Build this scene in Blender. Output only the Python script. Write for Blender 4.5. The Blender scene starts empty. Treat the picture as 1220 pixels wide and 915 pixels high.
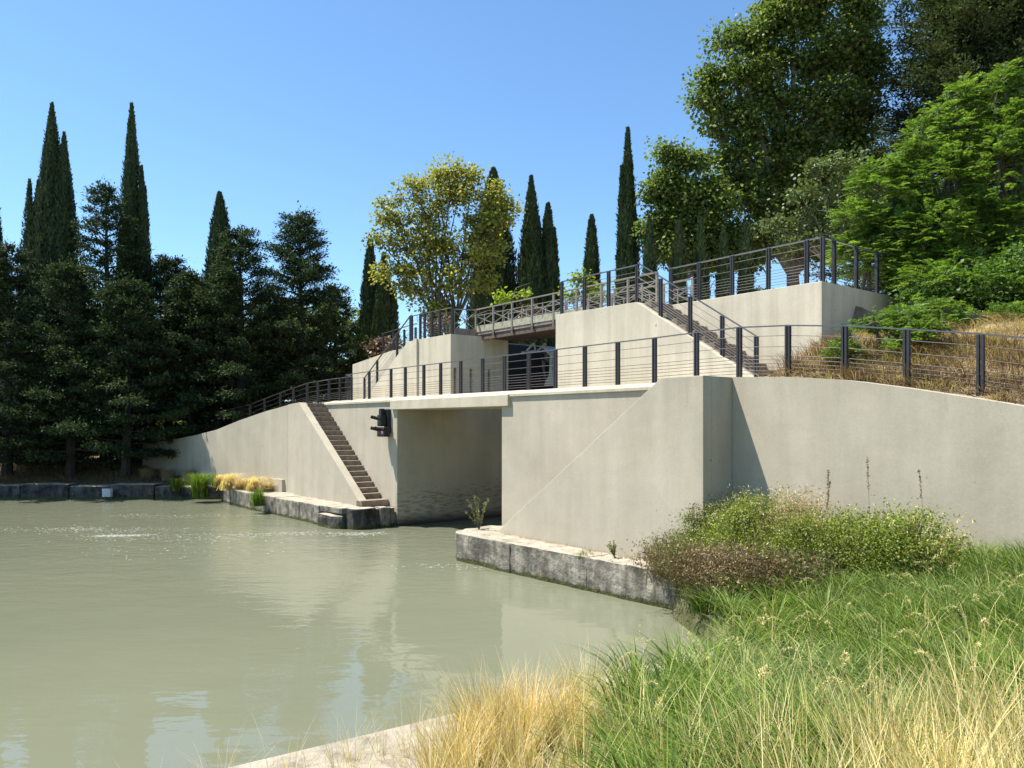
import bpy, bmesh, math, random
import numpy as np
from mathutils import Vector, noise

random.seed(7)
rng = np.random.default_rng(7)
scene = bpy.context.scene
COL = scene.collection
PI = math.pi

# ------------------------------------------------------------------ camera, sky, sun
cd = bpy.data.cameras.new("camera")
cd.sensor_width = 36.0
cd.lens = 900 / 1220 * 36.0
cd.shift_y = (505 - 457.5) / 1220
cd.clip_start = 0.05
cd.clip_end = 3000
cam = bpy.data.objects.new("camera", cd)
COL.objects.link(cam)
cam.location = (0, 0, 3.3)
cam.rotation_euler = (PI / 2, 0, 0)
scene.camera = cam

SUN = Vector((-0.505, 0.090, 1.0)).normalized()      # towards the sun
SUN_EL = math.asin(SUN.z)
SUN_AZ = math.atan2(SUN.x, SUN.y)
world = bpy.data.worlds.new("World")
scene.world = world
world.use_nodes = True
wn = world.node_tree
bg = wn.nodes["Background"]
sky = wn.nodes.new("ShaderNodeTexSky")
sky.sky_type = 'NISHITA'
sky.sun_disc = False
sky.sun_elevation = SUN_EL
sky.sun_rotation = SUN_AZ % (2 * PI)
sky.air_density = 1.0
sky.dust_density = 0.1
sky.ozone_density = 3.0
tint = wn.nodes.new("ShaderNodeMix"); tint.data_type = 'RGBA'; tint.blend_type = 'MULTIPLY'; tint.inputs[0].default_value = 1
tint.inputs[7].default_value = (.83, 1.01, 1.09, 1)
wn.links.new(sky.outputs[0], tint.inputs[6]); wn.links.new(tint.outputs[2], bg.inputs[0])
bg.inputs[1].default_value = 0.1
sl = bpy.data.lights.new("sun", 'SUN')
sl.energy = 5.0
sl.angle = math.radians(0.53)
sl.color = (1.0, 0.955, 0.88)
so = bpy.data.objects.new("sun", sl)
COL.objects.link(so)
so.rotation_euler = SUN.to_track_quat('Z', 'Y').to_euler()
so.location = (-20, 10, 40)
scene.view_settings.view_transform = 'Standard'
scene.view_settings.look = 'None'
scene.view_settings.exposure = 1.02
scene.view_settings.gamma = 1.0

# ------------------------------------------------------------------ frames of reference
U = Vector((.613, -.79, 0))          # along the lock front, towards the near right
M = Vector((.79, .613, 0))           # into the land
def W(s, t, z):
    return Vector((U.x * s + M.x * t, U.y * s + M.y * t, z))
def P(x, y, d):                      # a place seen at that point of the survey, d metres out
    return Vector(((x - 610) / 900 * d, d, 3.3 + (505 - y) / 900 * d))

# ------------------------------------------------------------------ materials
def nt_mat(name):
    m = bpy.data.materials.new(name); m.use_nodes = True
    n = m.node_tree
    return m, n, n.nodes["Principled BSDF"]
def N(n, t, **kw):
    o = n.nodes.new(t)
    for k, v in kw.items(): setattr(o, k, v)
    return o
def pos_noise(n, scale, stretch=(1, 1, 1), detail=4, rough=.55):
    g = N(n, "ShaderNodeNewGeometry"); mp = N(n, "ShaderNodeMapping")
    mp.inputs['Scale'].default_value = stretch
    n.links.new(g.outputs['Position'], mp.inputs['Vector'])
    t = N(n, "ShaderNodeTexNoise"); t.inputs['Scale'].default_value = scale
    t.inputs['Detail'].default_value = detail; t.inputs['Roughness'].default_value = rough
    n.links.new(mp.outputs[0], t.inputs['Vector'])
    return t.outputs['Fac']
def ramp(n, fac, stops):
    r = N(n, "ShaderNodeValToRGB"); e = r.color_ramp.elements
    while len(e) < len(stops): e.new(.5)
    for i, (p, c) in enumerate(stops):
        e[i].position = p; e[i].color = (*c, 1) if len(c) == 3 else c
    n.links.new(fac, r.inputs[0]); return r.outputs[0]
def mix(n, fac, a, b, mode='MIX'):
    x = N(n, "ShaderNodeMix", data_type='RGBA', blend_type=mode)
    if isinstance(fac, (int, float)): x.inputs[0].default_value = fac
    else: n.links.new(fac, x.inputs[0])
    for k, v in ((6, a), (7, b)):
        if isinstance(v, tuple): x.inputs[k].default_value = (*v, 1)
        else: n.links.new(v, x.inputs[k])
    return x.outputs[2]
def bump(n, b, h, strength, dist, prev=None):
    o = N(n, "ShaderNodeBump"); o.inputs['Strength'].default_value = strength
    o.inputs['Distance'].default_value = dist
    n.links.new(h, o.inputs['Height'])
    if prev is not None: n.links.new(prev, o.inputs['Normal'])
    n.links.new(o.outputs[0], b.inputs['Normal']); return o.outputs[0]
def zpos(n, lo, hi):
    g = N(n, "ShaderNodeNewGeometry"); s = N(n, "ShaderNodeSeparateXYZ")
    n.links.new(g.outputs['Position'], s.inputs[0])
    m = N(n, "ShaderNodeMapRange"); n.links.new(s.outputs[2], m.inputs[0])
    m.inputs[1].default_value = lo; m.inputs[2].default_value = hi
    return m.outputs[0]
def mathn(n, op, a, b):
    o = N(n, "ShaderNodeMath", operation=op)
    for i, v in enumerate((a, b)):
        if isinstance(v, (int, float)): o.inputs[i].default_value = v
        else: n.links.new(v, o.inputs[i])
    return o.outputs[0]

def stucco(name, col, wet=False):
    m, n, b = nt_mat(name)
    c1 = tuple(x * .86 for x in col); c2 = tuple(min(1, x * 1.08) for x in col)
    big = ramp(n, pos_noise(n, .55, detail=6, rough=.6), [(.3, c1), (.72, c2)])
    st = ramp(n, pos_noise(n, 2.2, (1, 1, .12), 5, .6), [(.30, (.88, .88, .86)), (.62, (1, 1, 1))])
    fine = ramp(n, pos_noise(n, 26, detail=3), [(.3, (.93, .93, .93)), (.7, (1.04, 1.04, 1.04))])
    c = mix(n, 1.0, big, st, 'MULTIPLY'); c = mix(n, .8, c, fine, 'MULTIPLY')
    drip = ramp(n, mathn(n, 'ADD', pos_noise(n, 3.2, (1, 1, .05), 5, .65), mathn(n, 'MULTIPLY', zpos(n, 4.15, 2.2), .45)), [(.40, (.80, .79, .76)), (.56, (1, 1, 1))])
    c = mix(n, .55, c, drip, 'MULTIPLY')
    patch = ramp(n, pos_noise(n, .9, (1, 1, 1.6), 2, .4), [(.56, (1, 1, 1)), (.60, (1.05, 1.045, 1.03))])
    c = mix(n, .7, c, patch, 'MULTIPLY')
    spots = ramp(n, pos_noise(n, 7, detail=1), [(.79, (1, 1, 1)), (.82, (.45, .43, .4))])
    c = mix(n, .8, c, spots, 'MULTIPLY')
    if wet:
        # spalled, stained band above the water
        h = zpos(n, .9, 2.3)
        crack = pos_noise(n, 3.0, (1, 1, 6), 7, .7)
        k = ramp(n, mathn(n, 'ADD', crack, mathn(n, 'MULTIPLY', h, .35)), [(.44, (.22, .22, .2)), (.5, (1, 1, 1))])
        c = mix(n, .5, c, k, 'MULTIPLY')
        wl = zpos(n, .05, .38)
        c = mix(n, wl, (.05, .05, .035), c)
    n.links.new(c, b.inputs['Base Color'])
    b.inputs['Roughness'].default_value = .92
    b.inputs['Specular IOR Level'].default_value = .2
    p = bump(n, b, pos_noise(n, 90, detail=3), .35, .006)
    bump(n, b, pos_noise(n, 1.6, detail=4), .3, .03, p)
    return m
MAT = {}
MAT['stucco'] = stucco('stucco', (.45, .395, .30))
MAT['stucco_wet'] = stucco('stucco_wet', (.42, .37, .265), True)
MAT['stucco_pale'] = stucco('stucco_pale', (.56, .50, .385))
MAT['coping'] = stucco('coping', (.50, .44, .325))

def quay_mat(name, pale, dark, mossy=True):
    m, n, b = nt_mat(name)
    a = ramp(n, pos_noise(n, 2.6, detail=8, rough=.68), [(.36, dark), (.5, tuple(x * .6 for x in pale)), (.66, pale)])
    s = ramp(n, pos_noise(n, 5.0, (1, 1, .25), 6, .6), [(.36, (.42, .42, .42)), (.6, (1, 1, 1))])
    g = N(n, "ShaderNodeNewGeometry"); sx = N(n, "ShaderNodeSeparateXYZ"); n.links.new(g.outputs['Normal'], sx.inputs[0])
    up = ramp(n, sx.outputs[2], [(.8, (0, 0, 0)), (.97, (1, 1, 1))])
    c = mix(n, .95, a, s, 'MULTIPLY')
    top = ramp(n, pos_noise(n, 3.5, detail=7, rough=.7), [(.3, (.18, .16, .12)), (.48, (.33, .29, .22)), (.7, (.46, .41, .32))])
    c = mix(n, up, c, top)
    if mossy:
        w = mathn(n, 'ADD', zpos(n, .0, .2), mathn(n, 'MULTIPLY', mathn(n, 'SUBTRACT', pos_noise(n, 5, detail=4), .5), 1.2))
        wr = ramp(n, w, [(.35, (0, 0, 0)), (.6, (1, 1, 1))])
        mossc = ramp(n, pos_noise(n, 30, detail=3), [(.35, (.03, .035, .012)), (.7, (.13, .13, .05))])
        c = mix(n, wr, mossc, c)
    n.links.new(c, b.inputs['Base Color']); b.inputs['Roughness'].default_value = .95
    b.inputs['Specular IOR Level'].default_value = .2
    p = bump(n, b, pos_noise(n, 22, detail=6, rough=.7), .8, .03)
    bump(n, b, pos_noise(n, 4, detail=5), .6, .06, p)
    return m
MAT['quay'] = quay_mat('quay', (.42, .375, .29), (.13, .11, .085))
MAT['quay_shaded'] = quay_mat('quay_shaded', (.15, .14, .12), (.03, .028, .024))  # darker copy of the quay stone, with shade put into its colour
MAT['near_quay'] = quay_mat('near_quay', (.48, .42, .32), (.26, .22, .17), False)

def plain(name, col, rough=.6, metal=0.0, var=.15, sc=12):
    m, n, b = nt_mat(name)
    c = ramp(n, pos_noise(n, sc, detail=4), [(.3, tuple(x * (1 - var) for x in col)), (.7, tuple(min(1, x * (1 + var)) for x in col))])
    n.links.new(c, b.inputs['Base Color'])
    b.inputs['Roughness'].default_value = rough; b.inputs['Metallic'].default_value = metal
    return m
MAT['rail'] = plain('rail', (.022, .020, .024), .55, 0)
MAT['handrail'] = plain('handrail', (.13, .125, .13), .38, .6)
MAT['cable'] = plain('cable', (.06, .055, .055), .5, .3)
MAT['step'] = plain('step', (.22, .17, .12), .95, 0, .35, 6)
MAT['galv'] = plain('galv', (.22, .195, .165), .6, .3)
MAT['kick'] = plain('kick', (.30, .28, .20), .85, 0, .3, 9)
MAT['rust'] = plain('rust', (.095, .068, .052), .85, 0, .4, 7)
MAT['beam'] = plain('beam', (.20, .165, .14), .8, 0, .3, 5)
MAT['gate_dark'] = plain('gate_dark', (.014, .015, .017), .55, .2, .4, 5)
MAT['gate_blue'] = plain('gate_blue', (.035, .045, .06), .5, .2, .3)
MAT['gate_pale'] = plain('gate_pale', (.24, .25, .25), .6, .1, .2)
MAT['sign_blue'] = plain('sign_blue', (.04, .25, .6), .5)
MAT['black'] = plain('black', (.012, .012, .012), .45)
MAT['lens_red'] = plain('lens_red', (.45, .03, .02), .2)
MAT['lens_green'] = plain('lens_green', (.02, .16, .06), .2)
MAT['lens_white'] = plain('lens_white', (.5, .5, .48), .2)
MAT['bark'] = plain('bark', (.10, .085, .065), .95, 0, .4, 8)
MAT['bark_dark'] = plain('bark_dark', (.045, .038, .03), .95, 0, .4, 8)
MAT['bark_pale'] = plain('bark_pale', (.20, .175, .13), .95, 0, .4, 5)
MAT['post_pale'] = plain('post_pale', (.36, .31, .25), .9, 0, .2)
MAT['white_box'] = plain('white_box', (.5, .52, .5), .6)
MAT['deck'] = plain('deck', (.42, .385, .31), .95, 0, .15, 3)

def leaf(name, c1, c2, trans=.3, rough=.5, spec=.3, c3=None, nscale=.7):
    m, n, b = nt_mat(name)
    g = N(n, "ShaderNodeNewGeometry")
    stops = [(0.0, c1), (.8, c2)]
    if c3: stops.append((1.0, c3))
    r = ramp(n, g.outputs['Random Per Island'], stops)
    big = ramp(n, pos_noise(n, nscale, detail=3), [(.3, (.72, .74, .7)), (.7, (1.15, 1.12, 1.1))])
    c = mix(n, 1.0, r, big, 'MULTIPLY')
    n.links.new(c, b.inputs['Base Color'])
    b.inputs['Roughness'].default_value = rough; b.inputs['Specular IOR Level'].default_value = spec
    if trans > 0:
        t = N(n, "ShaderNodeBsdfTranslucent")
        tc = mix(n, 1.0, c, (1.25, 1.35, .6), 'MULTIPLY'); n.links.new(tc, t.inputs[0])
        mx = N(n, "ShaderNodeMixShader"); mx.inputs[0].default_value = trans
        out = n.nodes["Material Output"]
        n.links.new(b.outputs[0], mx.inputs[1]); n.links.new(t.outputs[0], mx.inputs[2])
        n.links.new(mx.outputs[0], out.inputs[0])
    return m
MAT['cypress'] = leaf('cypress', (.020, .038, .016), (.064, .090, .034), .1, .6, .2)
MAT['conifer'] = leaf('conifer', (.022, .040, .021), (.078, .108, .048), .12, .8, .08)
MAT['conifer2'] = leaf('conifer2', (.020, .036, .019), (.078, .100, .048), .12, .8, .08)
MAT['conifer_light'] = leaf('conifer_light', (.03, .05, .022), (.10, .125, .055), .15, .8, .1)
MAT['plane'] = leaf('plane', (.055, .095, .022), (.17, .22, .055), .42, .5, .3, (.30, .33, .10))  # last, yellowest tone puts sunlit leaf highlights into the colour
MAT['yellowtree'] = leaf('yellowtree', (.15, .165, .035), (.40, .375, .09), .42, .5, .25, (.55, .48, .16))
MAT['robinia'] = leaf('robinia', (.07, .14, .025), (.17, .26, .05), .42, .55, .25, (.27, .36, .08), 1.2)
MAT['ivy'] = leaf('ivy', (.035, .085, .018), (.12, .20, .04), .34, .5, .25)
MAT['silver'] = leaf('silver', (.05, .09, .025), (.17, .21, .075), .25, .5, .35)
MAT['bright'] = leaf('bright', (.12, .2, .02), (.30, .36, .04), .4)
MAT['redbush'] = leaf('redbush', (.06, .06, .03), (.18, .10, .07), .2)
MAT['grass'] = leaf('grass', (.035, .085, .010), (.17, .25, .035), .36, .55, .15, (.38, .45, .13), 1.5)
MAT['grass_blue'] = leaf('grass_blue', (.05, .10, .020), (.19, .255, .06), .3, .6, .15, (.42, .46, .18), 1.5)
MAT['gold'] = leaf('gold', (.50, .36, .15), (.82, .66, .36), .3, .6, .15, (.8, .68, .42), 2)
MAT['straw'] = leaf('straw', (.52, .40, .16), (.82, .68, .34), .3, .6, .15, (.8, .72, .48), 2)
MAT['drybrown'] = leaf('drybrown', (.12, .08, .045), (.32, .21, .11), .2)
MAT['drytan'] = leaf('drytan', (.26, .19, .11), (.56, .45, .27), .25, nscale=1.4)
MAT['brownbush'] = leaf('brownbush', (.09, .05, .03), (.22, .14, .08), .2, c3=(.42, .31, .17), nscale=2.5)
MAT['greenbush'] = leaf('greenbush', (.09, .14, .02), (.28, .33, .06), .38, c3=(.46, .46, .12), nscale=2)
MAT['weed'] = leaf('weed', (.10, .12, .04), (.25, .25, .10), .3)
MAT['flower'] = leaf('flower', (.35, .35, .42), (.5, .5, .55), .3)

def ground_mat(name, a, b_, c_, sc=1.2):
    m, n, b = nt_mat(name)
    c = ramp(n, pos_noise(n, sc, detail=8, rough=.65), [(.3, a), (.5, b_), (.7, c_)])
    n.links.new(c, b.inputs['Base Color']); b.inputs['Roughness'].default_value = 1
    b.inputs['Specular IOR Level'].default_value = .1
    bump(n, b, pos_noise(n, 14, detail=6), .8, .06)
    return m
MAT['soil'] = ground_mat('soil', (.06, .07, .025), (.11, .10, .05), (.2, .16, .09))
MAT['dirt'] = ground_mat('dirt', (.16, .11, .07), (.30, .21, .13), (.44, .33, .20))
MAT['far_soil'] = ground_mat('far_soil', (.09, .065, .04), (.15, .11, .065), (.22, .17, .09))

def water_mat():
    m, n, b = nt_mat('water')
    c = ramp(n, pos_noise(n, .12, detail=4), [(.3, (.140, .148, .096)), (.7, (.168, .173, .114))])
    n.links.new(c, b.inputs['Base Color'])
    b.inputs['Roughness'].default_value = .02; b.inputs['IOR'].default_value = 1.333
    b.inputs['Specular IOR Level'].default_value = .5
    p = bump(n, b, pos_noise(n, .55, (1, 1.7, 1), 3, .5), .6, .036)
    p = bump(n, b, pos_noise(n, 3.0, (1, 2.4, 1), 2, .45), .30, .008, p)
    # livelier chop in the current at the far end
    g = N(n, "ShaderNodeNewGeometry"); s = N(n, "ShaderNodeSeparateXYZ"); n.links.new(g.outputs['Position'], s.inputs[0])
    mr = N(n, "ShaderNodeMapRange"); n.links.new(s.outputs[1], mr.inputs[0]); mr.inputs[1].default_value = 12; mr.inputs[2].default_value = 24
    h = mathn(n, 'MULTIPLY', pos_noise(n, 2.6, (1, 1.4, 1), 5, .6), mr.outputs[0])
    bump(n, b, h, .75, .045, p)
    return m
MAT['water'] = water_mat()
MAT['foam'] = plain('foam', (.62, .63, .55), .6)

# ------------------------------------------------------------------ object helpers
def link(o, parent=None):
    COL.objects.link(o)
    if parent is not None: o.parent = parent
    return o
def tag(o, label=None, cat=None, group=None, kind=None):
    if label: o['label'] = label
    if cat: o['category'] = cat
    if group: o['group'] = group
    if kind: o['kind'] = kind
    return o
def empty(name, loc, label, cat, group=None):
    o = bpy.data.objects.new(name, None); o.location = loc; o.empty_display_size = .2
    link(o); return tag(o, label, cat, group)
class MB:
    """collects solids in world coordinates and links them as one mesh object"""
    def __init__(s): s.v = []; s.f = []
    def add(s, vs, fs):
        k = len(s.v); s.v += [Vector(x) for x in vs]; s.f += [[i + k for i in f] for f in fs]; return s
    def prism(s, lo, hi):
        """lo, hi: matching rings of points"""
        n = len(lo)
        fs = [list(range(n))[::-1], [n + i for i in range(n)]] + [[i, (i + 1) % n, n + (i + 1) % n, n + i] for i in range(n)]
        return s.add(list(lo) + list(hi), fs)
    def sz(s, poly, t0, t1): return s.prism([W(a, t0, z) for a, z in poly], [W(a, t1, z) for a, z in poly])
    def st(s, poly, z0, z1): return s.prism([W(a, t, z0) for a, t in poly], [W(a, t, z1) for a, t in poly])
    def tz(s, poly, s0, s1): return s.prism([W(s0, t, z) for t, z in poly], [W(s1, t, z) for t, z in poly])
    def box(s, s0, s1, t0, t1, z0, z1): return s.st([(s0, t0), (s1, t0), (s1, t1), (s0, t1)], z0, z1)
    def wbox(s, c, dx, dy, dz):
        x, y, z = c; lo = [(x + a * dx / 2, y + b * dy / 2, z) for a, b in ((-1, -1), (1, -1), (1, 1), (-1, 1))]
        return s.prism(lo, [(p[0], p[1], z + dz) for p in lo])
    def bar(s, p, q, w, h, up=Vector((0, 0, 1))):
        p = Vector(p); q = Vector(q); d = (q - p).normalized()
        if abs(d.dot(up)) > .98: up = M
        r = d.cross(up).normalized(); n = r.cross(d).normalized()
        o = [r * a * w / 2 + n * b * h / 2 for a, b in ((-1, -1), (1, -1), (1, 1), (-1, 1))]
        return s.prism([p + x for x in o], [q + x for x in o])
    def tube(s, pts, r, k=5):
        pts = [Vector(p) for p in pts]; rs = r if isinstance(r, (list, tuple)) else [r] * len(pts)
        base = len(s.v)
        for i, p in enumerate(pts):
            d = (pts[min(i + 1, len(pts) - 1)] - pts[max(i - 1, 0)]).normalized()
            a = d.cross(Vector((0, 0, 1)) if abs(d.z) < .9 else Vector((1, 0, 0))).normalized(); b = d.cross(a)
            for j in range(k):
                an = 2 * PI * j / k; s.v.append(p + (a * math.cos(an) + b * math.sin(an)) * rs[i])
        for i in range(len(pts) - 1):
            for j in range(k):
                s.f.append([base + i * k + j, base + i * k + (j + 1) % k, base + (i + 1) * k + (j + 1) % k, base + (i + 1) * k + j])
        s.f.append([base + j for j in range(k)][::-1]); s.f.append([base + (len(pts) - 1) * k + j for j in range(k)])
        return s
    def build(s, name, mat, parent=None, bevel=0, rough=0, cuts=0):
        xs = [v.x for v in s.v]; ys = [v.y for v in s.v]; zs = [v.z for v in s.v]
        o0 = Vector(((min(xs) + max(xs)) / 2, (min(ys) + max(ys)) / 2, min(zs)))
        me = bpy.data.meshes.new(name)
        me.from_pydata([v - o0 for v in s.v], [], s.f); me.update()
        bm = bmesh.new(); bm.from_mesh(me)
        bmesh.ops.recalc_face_normals(bm, faces=bm.faces)
        if bevel:
            es = [e for e in bm.edges if len(e.link_faces) == 2 and e.calc_face_angle(0) > .4]
            bmesh.ops.bevel(bm, geom=es, offset=bevel, segments=2, affect='EDGES', profile=.6)
        if cuts:
            for _ in range(cuts):
                es = [e for e in bm.edges if e.calc_length() > .16]
                bmesh.ops.subdivide_edges(bm, edges=es, cuts=1, use_grid_fill=True)
            bmesh.ops.triangulate(bm, faces=bm.faces)
        if rough:
            bm.normal_update()
            for v in bm.verts:
                w = v.co + o0
                v.co += v.normal * (noise.noise(w * 2.1) * rough + noise.noise(w * 7.0) * rough * .5)
        bm.to_mesh(me); bm.free()
        me.materials.append(MAT[mat] if isinstance(mat, str) else mat)
        o = bpy.data.objects.new(name, me)
        link(o, parent)
        o.location = o0 - (parent.location if parent is not None else Vector())
        if parent is not None and parent.parent is not None: o.location -= parent.parent.location
        return o

def tri_mesh(name, verts, tris, mat, parent=None, origin=None):
    verts = np.asarray(verts, dtype=np.float32); tris = np.asarray(tris, dtype=np.int32)
    o0 = np.array(origin if origin is not None else (verts[:, 0].mean(), verts[:, 1].mean(), verts[:, 2].min()), dtype=np.float32)
    me = bpy.data.meshes.new(name)
    me.vertices.add(len(verts)); me.vertices.foreach_set("co", (verts - o0).ravel())
    me.loops.add(tris.size); me.loops.foreach_set("vertex_index", tris.ravel())
    me.polygons.add(len(tris)); me.polygons.foreach_set("loop_start", np.arange(0, tris.size, 3, dtype=np.int32))
    me.update(calc_edges=True); me.materials.append(MAT[mat])
    o = bpy.data.objects.new(name, me); link(o, parent)
    o.location = Vector(o0.tolist()) - (parent.location if parent is not None else Vector())
    return o

def unit(a):
    return a / np.maximum(np.linalg.norm(a, axis=1, keepdims=True), 1e-6)
def leaves(c, direction, length, width, flat=None):
    """diamond leaves: c Nx3 base points, direction Nx3, length N, width N"""
    n = len(c); d = unit(direction)
    r = rng.normal(size=(n, 3)) if flat is None else flat + rng.normal(size=(n, 3)) * .35
    side = unit(np.cross(d, r)); nor = np.cross(side, d)
    L = length[:, None]; Wd = width[:, None]
    a = c; b = c + d * L * .45 + side * Wd / 2; e = c + d * L * .45 - side * Wd / 2
    tip = c + d * L + nor * L * rng.uniform(-.15, .15, (n, 1))
    v = np.stack([a, b, tip, e], 1).reshape(-1, 3)
    k = np.arange(n)[:, None] * 4
    t = np.concatenate([k + [0, 1, 2], k + [0, 2, 3]], 1).reshape(-1, 3)
    return v, t
def blades(base, h, lean, bend, width, segs=4, droop=0.0):
    """curved grass blades: base Nx3, h N, lean Nx2 horizontal unit, bend N (metres at the tip)"""
    n = len(base); vs = []
    side = np.stack([-lean[:, 1], lean[:, 0], np.zeros(n)], 1)
    tw = rng.uniform(-PI, PI, n); l3 = np.stack([lean[:, 0], lean[:, 1], np.zeros(n)], 1)
    sd = side * np.cos(tw * .35)[:, None] + l3 * np.sin(tw * .35)[:, None]
    for k in range(segs + 1):
        f = k / segs
        zz = h * (f - droop * f ** 3)
        p = base + l3 * (bend * f ** 1.9)[:, None]; p = p + np.stack([np.zeros(n), np.zeros(n), zz], 1)
        w = (width * (1 - f ** 1.6) * .5)[:, None]
        if k < segs: vs += [p - sd * w, p + sd * w]
        else: vs += [p]
    m = 2 * segs + 1
    v = np.stack(vs, 1).reshape(-1, 3); k0 = np.arange(n)[:, None] * m; t = []
    for k in range(segs - 1):
        a = 2 * k; t += [k0 + [a, a + 1, a + 3], k0 + [a, a + 3, a + 2]]
    a = 2 * (segs - 1); t.append(k0 + [a, a + 1, a + 2])
    return v, np.concatenate(t, 1).reshape(-1, 3)
def merge(parts):
    vs, ts, k = [], [], 0
    for v, t in parts:
        vs.append(v); ts.append(t + k); k += len(v)
    return np.concatenate(vs), np.concatenate(ts)

# ------------------------------------------------------------------ the setting: water and land
def grid_sheet(name, x0, x1, y0, y1, step, fz, mat, inside=None):
    xs = np.arange(x0, x1 + step / 2, step); ys = np.arange(y0, y1 + step / 2, step)
    v = [(x, y, fz(x, y)) for y in ys for x in xs]; nx = len(xs); t = []
    for j in range(len(ys) - 1):
        for i in range(nx - 1):
            if inside and not inside((xs[i] + xs[i + 1]) / 2, (ys[j] + ys[j + 1]) / 2): continue
            a = j * nx + i; t += [(a, a + 1, a + nx + 1), (a, a + nx + 1, a + nx)]
    o = tri_mesh(name, v, t, mat); o.data.polygons.foreach_set("use_smooth", [True] * len(t))
    return tag(o, kind='structure')
def st_of(x, y): return U.x * x + U.y * y, M.x * x + M.y * y
def sm(a, b, x):
    f = min(1, max(0, (x - a) / (b - a))); return f * f * (3 - 2 * f)

wv = [(-160, -40, 0), (60, -40, 0), (60, 60, 0), (-160, 60, 0)]
wo = tri_mesh('water', wv, [(0, 1, 2), (0, 2, 3)], 'water', origin=(0, 0, 0)); tag(wo, kind='structure')

# near bank: quay line from the lower left to the right, then round to the lock quay
NB = [(-14.0, -2.0), (-2.2, 5.8), (.68, 7.7), (2.25, 8.85), (2.85, 9.8), (2.9, 11.1), (2.7, 12.7)]
def nb_dist(x, y):
    """signed distance inland from the near bank line"""
    best = 1e9; sg = 1
    for (ax, ay), (bx, by) in zip(NB[:-1], NB[1:]):
        dx, dy = bx - ax, by - ay; L = dx * dx + dy * dy
        f = min(1, max(0, ((x - ax) * dx + (y - ay) * dy) / L)); px, py = ax + dx * f, ay + dy * f
        d = math.hypot(x - px, y - py)
        if d < best: best = d; sg = 1 if (dx * (y - ay) - dy * (x - ax)) < 0 else -1
    return best * sg
def near_z(x, y):
    e = nb_dist(x, y)
    z = .62 + .235 * max(0, e - .9) - .012 * max(0, e - 5.5) ** 2 * .2
    z = min(z, 1.9)
    if e < .25: z = .62 - (.25 - e) * 3
    return z + .05 * noise.noise(Vector((x * 1.3, y * 1.3, 0)))
def near_in(x, y):
    s, t = st_of(x, y)
    return nb_dist(x, y) > -.05 and t < 12.0 and not (t > 10.3 and s < -8.6)
grid_sheet('near_bank', -16, 26, -14, 22, .3, near_z, 'soil', near_in)
# pale concrete edge of the near quay
PATH = NB[:4]
mb = MB(); ring_o = []; ring_i = []
for i, (x, y) in enumerate(PATH):
    ax, ay = PATH[max(0, i - 1)]; bx, by = PATH[min(len(PATH) - 1, i + 1)]
    d = Vector((bx - ax, by - ay)).normalized(); nrm = Vector((d.y, -d.x))
    ring_o.append((x, y)); ring_i.append((x + nrm.x * 1.0, y + nrm.y * 1.0))
nq = empty('near_quay_edge', (0, 6, 0), 'pale sunlit concrete quay edge under the golden grass', 'quay')
for i in range(len(PATH) - 1):
    # slabs about two metres long
    a0, a1 = Vector(ring_o[i]), Vector(ring_o[i + 1]); b0, b1 = Vector(ring_i[i]), Vector(ring_i[i + 1])
    n = max(1, int((a1 - a0).length / 2.2))
    for k in range(n):
        f0 = k / n; f1 = (k + 1) / n - (.006 if k < n - 1 else 0)
        q = [a0.lerp(a1, f0), a0.lerp(a1, f1), b0.lerp(b1, f1), b0.lerp(b1, f0)]
        MB().prism([(p.x, p.y, -.6) for p in q], [(p.x, p.y, .66) for p in q]).build('slab', 'near_quay', nq, bevel=.02, cuts=2, rough=.008)

# land behind the lock and to the far left
WALLTOP = [(-8.59, 4.17), (-7.42, 4.12), (-6.42, 4.02), (-5.43, 3.85), (-4.40, 3.65), (-3.86, 3.54), (-2.5, 3.2), (-1.0, 2.85), (2.0, 2.3)]
def walltop(s):
    return float(np.interp(s, [a for a, b in WALLTOP], [b for a, b in WALLTOP]))
def land_z(x, y):
    s, t = st_of(x, y)
    hill = 6.25 + .25 * max(0, t - 24) * .6
    right = walltop(s) - .12 + .5 * max(0, t - 12.3)
    cap = 5.0 + .16 * max(0, t - 14.5)
    right = -math.log(math.exp(-right * 4) + math.exp(-cap * 4)) / 4
    if s > -8.6: z = right
    elif s > -31: z = 6.2 if t > 16 else 4.05
    else: z = 6.2
    if s < -29: z = 6.2 + (1.0 - 6.2) * sm(-29, -40, s) if t > 16.4 else 4.0 + (1.0 - 4.0) * sm(-27.5, -41, s)
    if t > 24 and s > -29: z = max(z, 6.2 + .04 * (t - 24))
    return z + .08 * noise.noise(Vector((x * .7, y * .7, 3)))
def land_in(x, y):
    s, t = st_of(x, y)
    if s > -8.5 or (s > -9.9 and t > 15.4): return t > 12.62
    if s > -31.2: return t > 24
    if y > 39: return True
    return t > 12.8 and y > 34
grid_sheet('hillside', -70, 40, -6, 110, .7, land_z, 'dirt', land_in)
def far_z(x, y):
    z = .55 + .16 * max(0, y - 34.2)
    return min(z, 1.35) + .06 * noise.noise(Vector((x, y, 9)))
def far_in(x, y):
    s, t = st_of(x, y)
    if y < 33.6: return t > 10.4 and s < -28.3 and y > 30.0 and x > -14.0 and t < 11.9
    return x < -11.0 and t < 13.2 if y < 40 else x < -11
grid_sheet('far_bank', -90, -8, 29, 60, .5, far_z, 'far_soil', far_in)
gp = tri_mesh('ground', [(-1500, 45, -.2), (1500, 45, -.2), (1500, 2500, -.2), (-1500, 2500, -.2)], [(0, 1, 2), (0, 2, 3)], 'far_soil'); tag(gp, kind='structure')

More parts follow.
